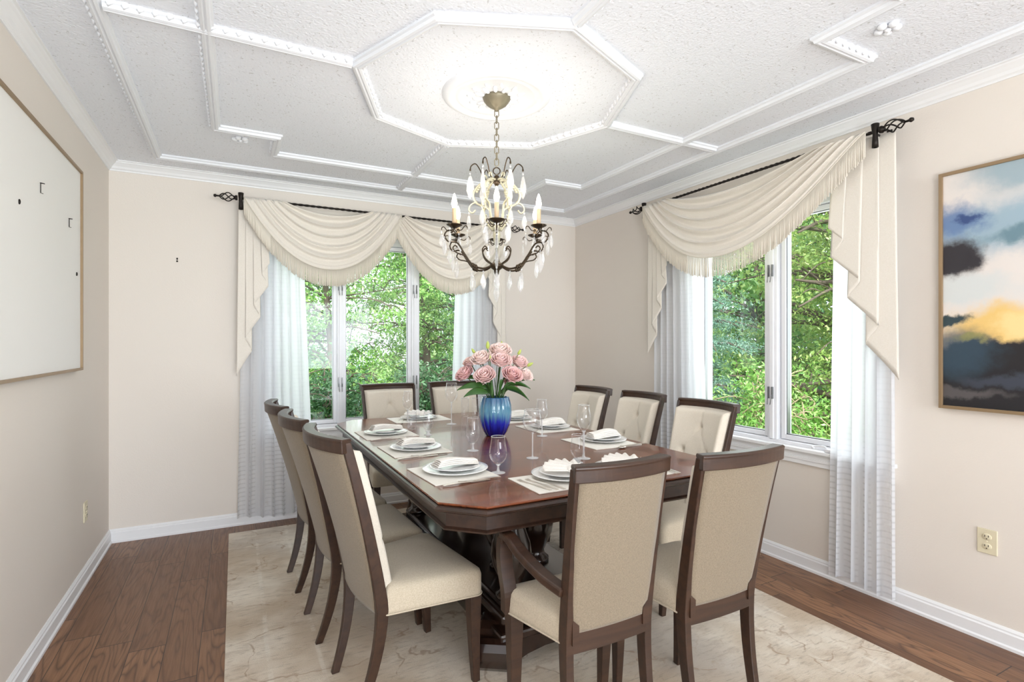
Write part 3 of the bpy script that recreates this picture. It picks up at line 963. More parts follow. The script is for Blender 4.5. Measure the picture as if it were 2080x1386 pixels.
# ------------------------------------------------------------------ chairs (local: +x = front, origin on the floor)
def make_chair(wt=0.435, ws=0.375, wf=0.47, wfoot=0.30, xt=-0.265, xs=-0.13, xfoot=-0.195, xf=0.235, H=0.938, sb=0.325, st=0.425, arms=False, rear_rail=False, tufts=True, panel_bot=None, lean=0.04):
    r = thing('dining_chair', 'x', 'chair', group='upholstered dining chairs around the table')
    zk = sb + 0.03
    def post(z):
        """x, halfwidth at height z"""
        if z >= zk:
            q = (z - zk) / (H - zk)
            x_ = xs + (xt - xs) * (0.75 * q + 0.25 * q * q)
            hw = ws / 2 + (wt / 2 - ws / 2) * q
        else:
            q = 1 - z / zk
            x_ = xs + 0.004 * math.sin(PI * q) + (xfoot - xs) * q ** 1.8
            hw = ws / 2 + (wfoot / 2 - ws / 2) * q
        return x_, hw
    for sg in (-1, 1):
        n = 22
        secs = []
        vs = []
        for i in range(n + 1):
            z = 0.0 + (H - 0.012) * i / n
            x_, hw = post(z)
            wd = 0.026 - (0.004 * (1 - z / zk) if z < zk else 0.009 * min(1, (z - zk) / 0.12))
            dp = 0.042 - (0.014 * (1 - z / zk) if z < zk else 0.012 * (z - zk) / (H - zk))
            for a, b in ((-0.5, -1), (0.5, -1), (0.5, 0), (-0.5, 0)):
                vs.append((x_ + a * dp, sg * (hw + b * wd), z))
        fs = [(i * 4 + q, i * 4 + (q + 1) % 4, i * 4 + 4 + (q + 1) % 4, i * 4 + 4 + q) for i in range(n) for q in range(4)]
        fs += [(3, 2, 1, 0), (n * 4, n * 4 + 1, n * 4 + 2, n * 4 + 3)]
        MB().add(vs, fs).build('rear_leg', 'walnut', r, bevel=0.003)
        # front leg tapering, slightly curved
        mb = MB()
        pts, sc = [], []
        for i in range(9):
            q = i / 8
            pts.append((xf - 0.03 + 0.012 * q * q, sg * (wf / 2 - 0.028 - 0.004 * q), sb * (1 - q)))
            sc.append(1 - 0.45 * q)
        mb.bar(pts, 0.046, 0.046, scale=sc, up=(1, 0, 0))
        mb.build('front_leg', 'walnut', r, bevel=0.003)
    # curved top rail
    bow = 0.05 if not rear_rail else 0.025
    def bowx(y_, hw): return -bow * (1 - (y_ / hw) ** 2)
    pts = []
    hw = wt / 2
    for i in range(17):
        y_ = -hw + 2 * hw * i / 16
        pts.append(Vector((xt + bowx(y_, hw), y_, H - 0.022)))
    sec = [(-0.016, -0.024), (0.014, -0.024), (0.016, 0.010), (0.018, 0.018), (0.012, 0.022), (-0.022, 0.022), (-0.026, 0.014), (-0.018, 0.004)]
    mb = MB(); mb.sweep(pts, [(-a, b) for a, b in sec], smooth=False, up=(0, 0, 1)).build('top_rail', 'walnut', r, bevel=0.003)
    # back upholstery (rear panel)
    pb = sb + 0.01 if panel_bot is None else panel_bot
    ztop = H - 0.044
    def rear(u, v):
        z = pb + (ztop - pb) * v
        x_, hw_ = post(z)
        hw_ -= 0.012
        nz = 1.0
        if rear_rail and v < 0.10: nz = 0.90 + 0.10 * max(0, (v - 0.07) / 0.03)
        y_ = (2 * u - 1) * hw_ * nz
        bw = bowx(y_, hw_) * (0.35 + 0.65 * v)
        return Vector((x_ - 0.016 + bw, y_, z))
    MB().grid(rear, 14, 40).build('back_panel', 'linen_tan', r, solid=0.004)
    # front back cushion with tufts
    tf = []
    if tufts:
        for zz_, ys in ((0.80, (0.0,)), (0.55, (-0.5, 0.5)), (0.30, (0.0,))):
            for yy_ in ys: tf.append((yy_, zz_))
    cb = st - 0.02
    def front(u, v):
        z = cb + (ztop + 0.004 - cb) * v
        x_, hw_ = post(z)
        hw_ -= 0.022
        y_ = (2 * u - 1) * hw_
        bw = bowx(y_, hw_) * (0.35 + 0.65 * v)
        e = min(1, min(u, 1 - u) / 0.07, (1 - v) / 0.05, (v + 0.02) / 0.05)
        e = math.sqrt(max(0, 1 - (1 - e) ** 2))
        th = 0.010 + 0.052 * e
        un = 2 * u - 1
        for a, b in tf:
            d2 = ((un - a) * hw_ / 0.02) ** 2 + ((v - b) * (ztop - cb) / 0.022) ** 2
            th -= 0.016 * math.exp(-d2)
        # diamond creases between tufts
        for (a, b, c2, d2_) in CREASE if tufts else ():
            px, pz = un * hw_, v * (ztop - cb)
            ax, az, bx_, bz = a * hw_, b * (ztop - cb), c2 * hw_, d2_ * (ztop - cb)
            L2 = (bx_ - ax) ** 2 + (bz - az) ** 2
            tt = max(0, min(1, ((px - ax) * (bx_ - ax) + (pz - az) * (bz - az)) / L2))
            dd = math.hypot(px - ax - tt * (bx_ - ax), pz - az - tt * (bz - az))
            th -= 0.006 * math.exp(-(dd / 0.006) ** 2) * (1 - 0.3 * math.sin(PI * tt))
        return Vector((x_ + th + bw, y_, z))
    cu = MB().grid(front, 44, 60).build('back_cushion', 'linen_cream', r, solid=0.0)
    # edge of the cushion back to the panel
    mb = MB()
    ring = [front(0, i / 20) for i in range(21)] + [front(i / 20, 1) for i in range(1, 21)] + [front(1, 1 - i / 20) for i in range(1, 21)]
    ring2 = []
    for p in ring:
        x_, hw_ = post(p.z)
        ring2.append(Vector((x_ - 0.012 + bowx(p.y, hw_) * 0.8, p.y, p.z)))
    k = len(ring)
    mb.add(ring + ring2, [(i, i + 1, k + i + 1, k + i) for i in range(k - 1)], True)
    mb.build('cushion_border', 'seat_linen', r)
    if tufts:
        for a, b in tf:
            p = front((a + 1) / 2, b)
            MB().ball((p.x + 0.003, p.y, p.z), 0.008, 8, 5, (0.5, 1, 1)).build('tuft_button', 'linen_cream', cu)
    # seat: rounded trapezoid with crown
    def seat_outline(ins, n=10):
        x0, x1 = xs + 0.012 + ins, xf - ins
        out = []
        h0, h1 = ws / 2 - 0.002 - ins, wf / 2 - ins
        rr = 0.03
        cor = [(x1, h1), (x0, h0), (x0, -h0), (x1, -h1)]
        # rounded corners at front
        for (cx_, cy_), (a0, a1), rad in (((x1 - rr, h1 - rr), (0, 90), rr), ((x0 + 0.008, h0 - 0.008), (90, 180), 0.008), ((x0 + 0.008, -h0 + 0.008), (180, 270), 0.008), ((x1 - rr, -h1 + rr), (270, 360), rr)):
            for i in range(n + 1):
                a = math.radians(a0 + (a1 - a0) * i / n)
                out.append((cx_ + rad * math.cos(a), cy_ + rad * math.sin(a)))
        return out
    bmz = [(0.008, sb), (0.0, sb + 0.006), (0.0, sb + 0.02), (0.0, st - 0.028), (0.004, st - 0.013), (0.014, st - 0.004), (0.03, st + 0.002), (0.07, st + 0.008), (0.12, st + 0.011), (0.17, st + 0.012)]
    lim = (xf - xs - 0.012) / 2 - 0.04
    mb = MB(); mb.loft([(seat_outline(i_ if i_ < 0.031 else 0.03 + (i_ - 0.03) * min(1, (lim - 0.03) / 0.14)), z_) for i_, z_ in bmz])
    mb.sm = [True] * len(mb.sm)
    se = mb.build('seat', 'seat_linen', r)
    mb = MB()
    pl = [Vector((a, b, sb + 0.004)) for a, b in seat_outline(-0.001)]
    mb.tube(pl, 0.003, 6, closed=True).build('welt', 'seat_linen', se)
    if rear_rail:
        mb = MB()
        x_, hw_ = post(pb - 0.03)
        pts = [Vector((x_ - 0.006 + bowx(y_, hw_) * 0.3, y_, pb - 0.028)) for y_ in [(-1 + 2 * i / 8) * (hw_ - 0.012) for i in range(9)]]
        mb.bar(pts, 0.024, 0.058, up=(0, 0, 1)).build('rear_rail', 'walnut', r)
        for sg in (-1, 1):
            mb = MB()
            z1_ = pb + 0.035
            xx, hh = post(z1_)
            vs = []
            for dx_ in (-0.021, 0.012):
                vs += [(xx + dx_, sg * (hh - 0.018), pb - 0.03), (xx + dx_, sg * (hh - 0.040), pb - 0.03), (xx + dx_, sg * (hh - 0.040), pb + 0.022), (xx + dx_, sg * (hh - 0.018), pb + 0.042)]
            mb.add(vs, [(0, 1, 2, 3), (7, 6, 5, 4), (0, 4, 5, 1), (1, 5, 6, 2), (2, 6, 7, 3), (3, 7, 4, 0)])
            mb.build('corner_block', 'walnut', r)
    if arms:
        for sg in (-1, 1):
            za = 0.605
            xx, hh = post(za - 0.06)
            pts = smooth_path([(xx + 0.012, sg * (hh - 0.012), za - 0.055), (xx + 0.09, sg * (hh + 0.012), za - 0.035), (xx + 0.19, sg * (hh + 0.028), za - 0.004), (xf - 0.035, sg * (wf / 2 - 0.012), za + 0.028), (xf + 0.005, sg * (wf / 2 - 0.010), za + 0.026)], 5)
            am = MB().bar(pts, 0.040, 0.026, up=(0, 0, 1)).build('arm', 'walnut', r, bevel=0.006)
            pts = smooth_path([(xf - 0.03, sg * (wf / 2 - 0.010), sb + 0.005), (xf - 0.035, sg * (wf / 2 - 0.006), sb + 0.07), (xf - 0.012, sg * (wf / 2 - 0.004), sb + 0.15), (xf - 0.004, sg * (wf / 2 - 0.008), sb + 0.21), (xf - 0.02, sg * (wf / 2 - 0.012), za + 0.020)], 5)
            MB().bar(pts, 0.042, 0.030, up=(1, 0, 0)).build('arm_support', 'walnut', r, bevel=0.006)
    return r
CREASE = [(0, 0.80, -0.5, 0.55), (0, 0.80, 0.5, 0.55), (-0.5, 0.55, 0, 0.30), (0.5, 0.55, 0, 0.30), (0, 0.80, 0, 1.0), (-0.5, 0.55, -1, 0.30), (0.5, 0.55, 1, 0.30), (0, 0.30, 0, 0.05)]
def place(o, x_, y_, rz, label, sc=(1, 1, 1)):
    o.location = (x_, y_, 0.010); o.rotation_euler = (0, 0, rz); o.scale = sc
    o['label'] = label
    return o
side = make_chair()
place(side, 0.545, 1.972, math.radians(7), 'cream upholstered dining chair on the left side, nearest the camera, fully shown')
place(copy_tree(side), 0.495, 2.47, math.radians(3), 'cream upholstered dining chair in the middle of the left row', (1, 1, 1))
place(copy_tree(side), 0.465, 2.99, math.radians(3), 'cream upholstered dining chair farthest back in the left row by the sheer curtain', (1, 1, 1))
place(copy_tree(side), 1.945, 2.015, math.radians(180), 'cream tufted dining chair on the right side, nearest the right-hand window', (1, 0.89, 1.0))
place(copy_tree(side), 1.975, 2.545, math.radians(180), 'cream tufted dining chair in the middle of the right row', (1, 0.86, 1))
place(copy_tree(side), 1.95, 3.03, math.radians(180), 'cream tufted dining chair farthest back in the right row near the room corner', (1, 0.89, 1))
place(copy_tree(side), 0.99, 3.60, math.radians(-90), 'cream tufted dining chair left of the two before the back window', (0.95, 0.91, 1.01))
place(copy_tree(side), 1.50, 3.62, math.radians(-90), 'cream tufted dining chair half hidden behind the wine glass and flowers', (0.95, 0.91, 1.01))
arm = make_chair(wt=0.325, ws=0.305, wf=0.41, wfoot=0.30, xt=-0.235, xs=-0.165, xfoot=-0.225, xf=0.105, H=0.917, sb=0.40, st=0.478, arms=True, rear_rail=True, panel_bot=0.44)
place(arm, 0.955, 1.405, math.radians(90), 'tan-backed armchair with walnut frame at the near end of the table')
armless = make_chair(wt=0.352, ws=0.315, wf=0.36, wfoot=0.29, xt=-0.262, xs=-0.165, xfoot=-0.225, xf=0.17, H=0.917, sb=0.40, st=0.478, rear_rail=True, panel_bot=0.43)
place(armless, 1.375, 1.38, math.radians(90), 'armless tan-backed chair to the right of the armchair, back to the camera')

# ------------------------------------------------------------------ place settings
def mat_obj(cx, cy, w, d, rz, label):
    mb = MB()
    def P(u, v):
        return Vector(((u - 0.5) * w, (v - 0.5) * d, 0.0018 + 0.0008 * math.sin(u * 9) * math.sin(v * 7)))
    mb.box(-w / 2, w / 2, -d / 2, d / 2, 0.0, 0.0035, 0.001)
    o = mb.build('placemat', 'placemat_cloth')
    o.location = (cx, cy, TZ); o.rotation_euler = (0, 0, rz)
    return tag(o, label, 'placemat', 'placemats on the dining table')
def plate_obj(cx, cy, z, rr, label, big=True):
    prof = [(0.0, 0.002), (rr * 0.55, 0.0015), (rr * 0.6, 0.0), (rr * 0.64, 0.003), (rr * 0.9, 0.010), (rr, 0.0125), (rr, 0.0145), (rr * 0.9, 0.0125), (rr * 0.66, 0.006), (rr * 0.55, 0.005), (0.0, 0.005)]
    o = MB().lathe(prof, 48).build('dinner_plate' if big else 'salad_plate', 'porcelain')
    o.location = (cx, cy, z)
    return tag(o, label, 'plate', 'white plates on the dining table')
def napkin_obj(cx, cy, z, rz, label, style='roll', L=0.17, Wd=0.075):
    mb = MB()
    if style == 'roll':
        for k in range(4):
            zz_ = 0.0 + k * 0.0062
            sh = 0.004 * k
            def P(u, v, zz_=zz_, sh=sh, k=k):
                q = 2 * PI * v
                x_ = (u - 0.5) * (L - 0.006 * k)
                wv = 0.006 * math.sin(u * PI * 1.3 + 0.4)
                wd_ = Wd * (0.5 - 0.03 * k) * (0.9 + 0.1 * math.cos(u * 5))
                cy_ = wd_ * math.cos(q); cz_ = 0.0036 * math.sin(q) * (1.0)
                return Vector((x_, cy_ - sh + 0.008 * math.sin(u * 3), zz_ + 0.0036 + cz_ + wv * (0.6 + 0.2 * k) * 0.8 + 0.004 * abs(math.sin(v * PI))))
            mb.grid(P, 26, 18)
            # end caps
        o = mb.build('folded_napkin', 'napkin_cloth', solid=0.0015)
    else:
        # fan folded napkin, folds radiating from one end
        def P(u, v):
            an = (u - 0.5) * 2.1
            r_ = 0.02 + 0.10 * v
            ph = u * 7 * 2 * PI
            return Vector((r_ * math.sin(an), r_ * math.cos(an) - 0.05, 0.008 + 0.012 * v * (0.5 + 0.5 * math.sin(ph)) + 0.020 * math.sin(PI * u) * (1 - v * 0.4)))
        mb.grid(P, 84, 14)
        mb.ball((0, -0.035, 0.014), 0.022, 12, 6, (1.2, 1, 0.6))
        o = mb.build('folded_napkin', 'napkin_cloth', solid=0.0015)
    o.location = (cx, cy, z); o.rotation_euler = (0, 0, rz)
    return tag(o, label, 'napkin', 'folded white napkins')
def cutlery(kind, cx, cy, rz, label, L=0.17):
    """along local +x: head at +x"""
    root = thing(kind, label, kind, (cx, cy, TZ + 0.0002), rz, 'silver cutlery on the dining table')
    h = MB()
    n = 12
    pts = []; sc = []
    for i in range(n + 1):
        q = i / n
        pts.append((-L / 2 + q * L * 0.62, 0, 0.0042 + 0.002 * math.sin(q * PI)))
        sc.append((1.0 - 0.55 * q + 0.25 * math.sin(q * PI), 1.0))
    h.bar(pts, 0.010, 0.0025, scale=[(a, b) for a, b in sc], up=(0, 0, 1))
    h.build('handle', 'silver', root, bevel=0.0008)
    hd = MB()
    x0 = L * 0.115
    if kind == 'fork':
        hd.bar([(x0, 0, 0.0045), (x0 + 0.012, 0, 0.0035), (x0 + 0.028, 0, 0.003)], 0.016, 0.0018, scale=[(0.35, 1), (0.9, 1), (1.0, 1)], up=(0, 0, 1))
        for k in range(4):
            y_ = (k - 1.5) * 0.0047
            hd.bar([(x0 + 0.026, y_, 0.003), (x0 + 0.045, y_, 0.0035), (x0 + 0.062, y_ * 0.95, 0.0065)], 0.0022, 0.0016, up=(0, 0, 1))
        hd.build('tines', 'silver', root)
    elif kind == 'knife':
        vs = [(x0, -0.004, 0.003), (x0, 0.004, 0.003), (x0 + 0.05, 0.0085, 0.003), (x0 + 0.078, 0.002, 0.003), (x0 + 0.075, -0.004, 0.003)]
        hd.add([(a, b, c_) for a, b, c_ in vs] + [(a, b, c_ + 0.0016) for a, b, c_ in vs], [(4, 3, 2, 1, 0), (5, 6, 7, 8, 9)] + [(i, (i + 1) % 5, 5 + (i + 1) % 5, 5 + i) for i in range(5)])
        hd.build('blade', 'silver', root)
    else:
        hd.ball((x0 + 0.03, 0, 0.006), 0.016, 14, 8, (1.5, 0.95, 0.3))
        hd.build('bowl', 'silver', root)
    return root

def setting(tagtxt, mx, my, mw, md, mrz, px, py, rp, nz_rz, style='roll', small=True):
    mat_obj(mx, my, mw, md, mrz, 'pale woven placemat ' + tagtxt)
    plate_obj(px, py, TZ + 0.0036, rp, 'large white plate ' + tagtxt)
    z_ = TZ + 0.0036 + 0.0125
    if small:
        plate_obj(px, py, z_ - 0.004, rp * 0.78, 'small upper white plate ' + tagtxt, False)
        z_ = z_ - 0.004 + 0.0115
    napkin_obj(px, py, z_ - 0.001, nz_rz, 'folded white napkin on the plates ' + tagtxt, style)
setting('at the near-left seat', 0.728, 1.888, 0.255, 0.285, 0.06, 0.748, 1.905, 0.125, 0.05)
setting('at the middle left seat', 0.732, 2.385, 0.265, 0.285, 0.03, 0.745, 2.395, 0.120, 0.10)
setting('at the far left seat', 0.725, 2.865, 0.275, 0.29, 0.02, 0.725, 2.865, 0.115, 0.10)
setting('at the back-left end seat', 1.055, 3.325, 0.36, 0.25, 0.0, 1.060, 3.335, 0.120, 0.2, 'fan')
setting('at the near right seat', 1.605, 2.135, 0.27, 0.30, 0.0, 1.635, 2.150, 0.115, 3.2)
setting('at the middle right seat behind the tall glass', 1.600, 2.635, 0.26, 0.29, 0.0, 1.62, 2.63, 0.115, 3.1)
setting('at the far right seat behind the vase', 1.585, 3.02, 0.26, 0.27, 0.0, 1.60, 3.03, 0.112, 3.1)
setting('in front of the armchair', 1.045, 1.60, 0.34, 0.225, 0.0, 1.075, 1.640, 0.125, 0.3, 'fan')
setting('in front of the armless chair, mostly hidden', 1.36, 1.60, 0.27, 0.225, 0.0, 1.335, 1.625, 0.115, 0.1, 'fan')
cutlery('knife', 0.715, 1.722, 0.05, 'silver knife on the near edge of the near-left placemat')
cutlery('fork', 0.775, 1.738, 3.19, 'silver fork lying head inwards beside the near-left knife')
cutlery('knife', 0.690, 2.205, 0.05, 'silver knife beside the middle left placemat')
cutlery('fork', 0.755, 2.232, 3.17, 'silver fork on the edge of the middle left placemat')
cutlery('knife', 0.690, 2.695, 0.03, 'silver knife beside the far left placemat')
cutlery('fork', 0.745, 2.725, 3.15, 'silver fork on the edge of the far left placemat')
for i_, (x_, y_, a_) in enumerate(((0.925, 1.585, 1.78), (0.952, 1.580, 1.74), (0.980, 1.576, 1.70))):
    cutlery('fork' if i_ < 2 else 'knife', x_ - 0.015, y_, a_, ['outermost silver fork at the left of the armchair plate', 'inner silver fork at the left of the armchair plate', 'silver knife handle-down beside the two forks by the armchair plate'][i_])
cutlery('fork', 0.905, 3.275, -1.9, 'silver fork left of the back-left end plate', 0.16)
cutlery('knife', 0.932, 3.270, -1.9, 'silver knife left of the back-left end plate', 0.16)
cutlery('spoon', 1.655, 1.975, 3.3, 'silver spoon on the near edge of the near right placemat')
cutlery('fork', 1.700, 1.995, 3.2, 'silver fork beside the spoon on the near right placemat')
cutlery('fork', 1.462, 1.555, 1.57, 'silver fork on the placemat of the armless chair', 0.14)
cutlery('knife', 1.482, 1.555, 1.57, 'silver knife on the placemat of the armless chair', 0.14)
cutlery('fork', 1.480, 2.62, 1.55, 'silver fork on the middle right placemat behind the wine glasses', 0.15)

# glasses: profile builder (thin wall)
def glass(name, cx, cy, prof_bowl, stem_r, base_r, z_b, label, foot=True):
    r = thing(name, label, 'glass', (cx, cy, TZ + 0.0002), 0, 'clear glasses on the dining table')
    outer = prof_bowl
    innerp = [(max(0.0, a - 0.0011), b + (0.001 if i < 3 else 0)) for i, (a, b) in enumerate(outer)]
    MB().lathe(outer + innerp[::-1], 40).build('bowl', 'stemware_glass', r)
    ra, zt = outer[-1]
    MB().tube([(ra * math.cos(k * 2 * PI / 32), ra * math.sin(k * 2 * PI / 32), zt) for k in range(32)], 0.0009, 6, closed=True).build('rim', 'stem_glass_thick', r)
    if foot:
        MB().lathe([(0.0, 0.0), (base_r, 0.0), (base_r, 0.0012), (base_r * 0.5, 0.003), (stem_r * 1.6, 0.006), (stem_r, 0.014), (stem_r * 0.9, (z_b + 0.014) / 2), (stem_r * 1.1, z_b - 0.003), (stem_r * 2.2, z_b + 0.002), (0.0, z_b + 0.001)], 28).build('stem', 'stem_glass_thick', r)
    return r
def tulip(z0, z1, rm, rt, k=0.38):
    out = []
    for i in range(15):
        q = i / 14
        if q < k:
            w = math.sin(q / k * PI / 2) ** 0.62
            rr = rm * w
        else:
            w = (q - k) / (1 - k)
            rr = rm + (rt - rm) * (w * w * (3 - 2 * w))
        out.append((rr + 0.0003, z0 + (z1 - z0) * q))
    return out
glass('goblet', 0.884, 1.810, tulip(0.030, 0.138, 0.034, 0.026), 0.0045, 0.027, 0.030, 'short-stemmed goblet in front, nearest the near-left placemat')
glass('goblet', 0.963, 2.235, tulip(0.032, 0.150, 0.032, 0.025), 0.0045, 0.027, 0.032, 'short-stemmed goblet beside the middle left placemat')
glass('goblet', 0.918, 2.735, tulip(0.018, 0.128, 0.029, 0.022), 0.007, 0.022, 0.018, 'small footed tumbler beside the far left placemat')
glass('wine_glass', 1.128, 1.975, tulip(0.106, 0.206, 0.041, 0.034, 0.5), 0.0028, 0.026, 0.106, 'large wine glass standing alone in front of the vase')
glass('wine_glass', 1.442, 2.424, tulip(0.085, 0.193, 0.034, 0.026, 0.45), 0.0028, 0.028, 0.085, 'wine glass behind the large one, right of the vase')
glass('wine_glass', 1.318, 1.868, tulip(0.115, 0.228, 0.031, 0.023, 0.5), 0.0045, 0.028, 0.115, 'tall wine glass left of the near right placemat')
glass('goblet', 1.250, 1.815, tulip(0.014, 0.115, 0.029, 0.024), 0.009, 0.022, 0.014, 'small tumbler in front of the tall wine glass, behind the armchair')
glass('wine_glass', 0.951, 3.225, tulip(0.075, 0.193, 0.032, 0.023, 0.5), 0.003, 0.030, 0.075, 'wine glass with angular bowl before the back-left end placemat')
glass('wine_glass', 1.166, 3.033, tulip(0.130, 0.250, 0.038, 0.031, 0.5), 0.0035, 0.030, 0.130, 'tallest slender wine glass left of the vase, before the back chair')
glass('tumbler', 0.895, 2.955, [(0.0, 0.0005), (0.020, 0.0005), (0.024, 0.01), (0.027, 0.04), (0.028, 0.10)], 0.01, 0.02, 0.01, 'straight tumbler at the corner of the far left placemat', False)
glass('tumbler', 1.365, 3.300, [(0.0, 0.0005), (0.022, 0.0005), (0.024, 0.01), (0.026, 0.06), (0.027, 0.125)], 0.01, 0.02, 0.01, 'left one of the two straight tumblers by the vase', False)
glass('tumbler', 1.430, 3.270, [(0.0, 0.0005), (0.022, 0.0005), (0.024, 0.01), (0.026, 0.06), (0.027, 0.125)], 0.01, 0.02, 0.01, 'right one of the two straight tumblers, half behind the vase', False)

# ------------------------------------------------------------------ vase with flowers
VX, VY = 1.229, 2.552
vase = thing('vase', 'ribbed blue glass vase, pale above and cobalt below, in the centre of the table', 'vase', (VX, VY, TZ))
pr_ = [(0.0, 0.002), (0.044, 0.0), (0.050, 0.004), (0.063, 0.025), (0.076, 0.060), (0.083, 0.100), (0.085, 0.130), (0.083, 0.160), (0.078, 0.185), (0.072, 0.203), (0.071, 0.207), (0.067, 0.205), (0.073, 0.18), (0.077, 0.15), (0.077, 0.12), (0.070, 0.07), (0.05, 0.03), (0.0, 0.02)]
MB().lathe(pr_, 112, flute=0.05, nf=14).build('vase_body', 'blue_glass', vase)
RV = Vector((0.887, -0.462, 0)); FV = Vector((0.462, 0.887, 0))
def vpos(du, dz, depth):   # lateral and height offset in metres, depth away from the room's front
    return Vector((VX, VY, 0)) + RV * du + FV * depth + Vector((0, 0, dz))
def px2(u_, v_, depth):
    w = 2.83 + depth
    return vpos((u_ - 1006) * w / 1080.6, 1.25 - (v_ - 698) * w / 1080.6, depth)
def rose(u_, v_, depth, rad, mat, label, seed):
    rr = random.Random(seed)
    c_ = px2(u_, v_, depth)
    root = thing('pink_rose', label, 'flower', tuple(c_), 0, 'pink roses in the blue vase')
    dirv = (c_ - vpos(0, 0.93, 0)).normalized()
    dirv = (dirv * 0.75 - FV * 0.5 + Vector((0, 0, 0.25))).normalized()
    q = Vector((0, 0, 1)).rotation_difference(dirv).to_matrix().to_4x4()
    mb = MB()
    # nested cupped petals
    layers = [(5, 0.98, 0.62, 0.10), (5, 0.86, 0.80, 0.05), (5, 0.68, 0.92, 0.0), (4, 0.48, 0.98, -0.05), (3, 0.30, 0.98, -0.08), (3, 0.15, 0.92, -0.1)]
    for li, (n, rl, hl, curl) in enumerate(layers):
        for k in range(n):
            a0 = 2 * PI * k / n + li * 0.7 + rr.uniform(-0.15, 0.15)
            span = 2 * PI / n * 1.45
            jr = rr.uniform(0.94, 1.06); jh = rr.uniform(0.93, 1.05)
            def P(u, v, a0=a0, span=span, rl=rl * jr, hl=hl * jh, curl=curl):
                an = a0 + (u - 0.5) * span
                edge = 1 - 0.35 * (2 * abs(u - 0.5)) ** 2.5 * v
                prof_r = rl * (0.22 + 0.86 * math.sin(min(1, v * 1.15) * PI / 2)) + (0.16 * max(0, v - 0.8) / 0.2 * rl if rl > 0.4 else 0)
                wob = 1 + 0.05 * math.sin(u * 11 + a0 * 3) * v
                z_ = -0.62 + (hl + 0.38) * v * edge - (0.10 * max(0, v - 0.85) / 0.15 if rl > 0.6 else 0)
                return q @ Vector((prof_r * wob * math.cos(an) * rad, prof_r * wob * math.sin(an) * rad, z_ * rad))
            mb.grid(P, 8, 8)
    mb.build('bloom', mat, root, solid=0.0006)
    MB().lathe([(0.0, -0.72 * rad), (0.2 * rad, -0.68 * rad), (0.34 * rad, -0.45 * rad), (0.36 * rad, -0.35 * rad)], 10, mat=q).build('calyx', 'stem_green', root)
    base_ = vpos(rr.uniform(-0.02, 0.02), TZ + 0.04, rr.uniform(-0.02, 0.02)) - c_
    neck = vpos((c_ - vpos(0, 0, 0)).dot(RV) * 0.28, TZ + 0.215, (c_ - vpos(0, 0, 0)).dot(FV) * 0.28) - c_
    st_ = smooth_path([q @ Vector((0, 0, -0.7 * rad)), (q @ Vector((0, 0, -1.3 * rad))) * 0.6 + neck * 0.4, neck, base_], 6)
    MB().tube(st_, 0.0028, 6).build('stem', 'stem_green', root)
ros = [(985.7, 764, -0.075, 0.043, 'petal_pink', 'full pink rose low at front left of the bouquet'),
       (1041, 762, -0.070, 0.041, 'petal_deep', 'full pink rose low at front right of the bouquet'),
       (1018, 733, -0.045, 0.043, 'petal_pink', 'pink rose at the centre of the bouquet, below the topmost'),
       (978, 729, -0.030, 0.043, 'petal_pale', 'pale pink rose at the upper left of the bouquet'),
       (1016, 714, 0.020, 0.048, 'petal_pale', 'topmost pale pink rose of the bouquet'),
       (1055, 736, 0.010, 0.037, 'petal_pink', 'pink rose at the upper right of the bouquet'),
       (1066, 762, -0.010, 0.034, 'petal_pale', 'rightmost pink rose of the bouquet'),
       (944, 760, 0.000, 0.040, 'petal_deep', 'leftmost pink rose, turned sideways'),
       (955, 736, 0.045, 0.032, 'petal_pink', 'pink rose at back left above the leftmost one'),
       (1036, 780, 0.010, 0.030, 'petal_deep', 'small pink rose tucked under the front right rose')]
for i_, (a, b, c_, d_, e_, f_) in enumerate(ros):
    rose(a, b, c_, d_ * 1.12, e_, f_, i_ + 11)
def bud(u_, v_, depth, label, tilt, sz=0.016):
    c_ = px2(u_, v_, depth)
    root = thing('flower_bud', label, 'bud', tuple(c_), 0, 'green buds in the bouquet')
    q = Matrix.Rotation(tilt, 4, FV)
    MB().lathe([(0.0, -sz), (sz * 0.4, -sz * 0.8), (sz * 0.55, -sz * 0.2), (sz * 0.42, sz * 0.6), (sz * 0.15, sz * 1.15), (0.0, sz * 1.3)], 10, mat=q).build('bud', 'bud_green', root)
    neck = vpos((c_ - vpos(0, 0, 0)).dot(RV) * 0.25, TZ + 0.215, depth * 0.3) - c_
    base_ = vpos(0.0, TZ + 0.05, 0) - c_
    MB().tube(smooth_path([q @ Vector((0, 0, -sz)), (q @ Vector((0, 0, -sz * 2.5))) + neck * 0.15, neck, base_], 6), 0.002, 6).build('stem', 'stem_green', root)
bud(991, 702, -0.02, 'green bud standing highest, left of the topmost rose', 0.0, 0.019)
bud(996, 726, -0.05, 'small green bud just below the highest bud', 0.0, 0.012)
bud(1018, 699, 0.06, 'small green bud behind the topmost rose', 0.1, 0.013)
bud(962, 714, 0.0, 'green bud at the upper left of the bouquet', -0.6, 0.015)
bud(1055, 716, 0.0, 'green bud at the upper right of the bouquet', 0.5, 0.015)
bud(1076, 741, 0.0, 'green bud at the far right of the bouquet', 1.1, 0.017)
bud(1038, 733, -0.03, 'small green bud between the centre and right roses', 0.4, 0.013)
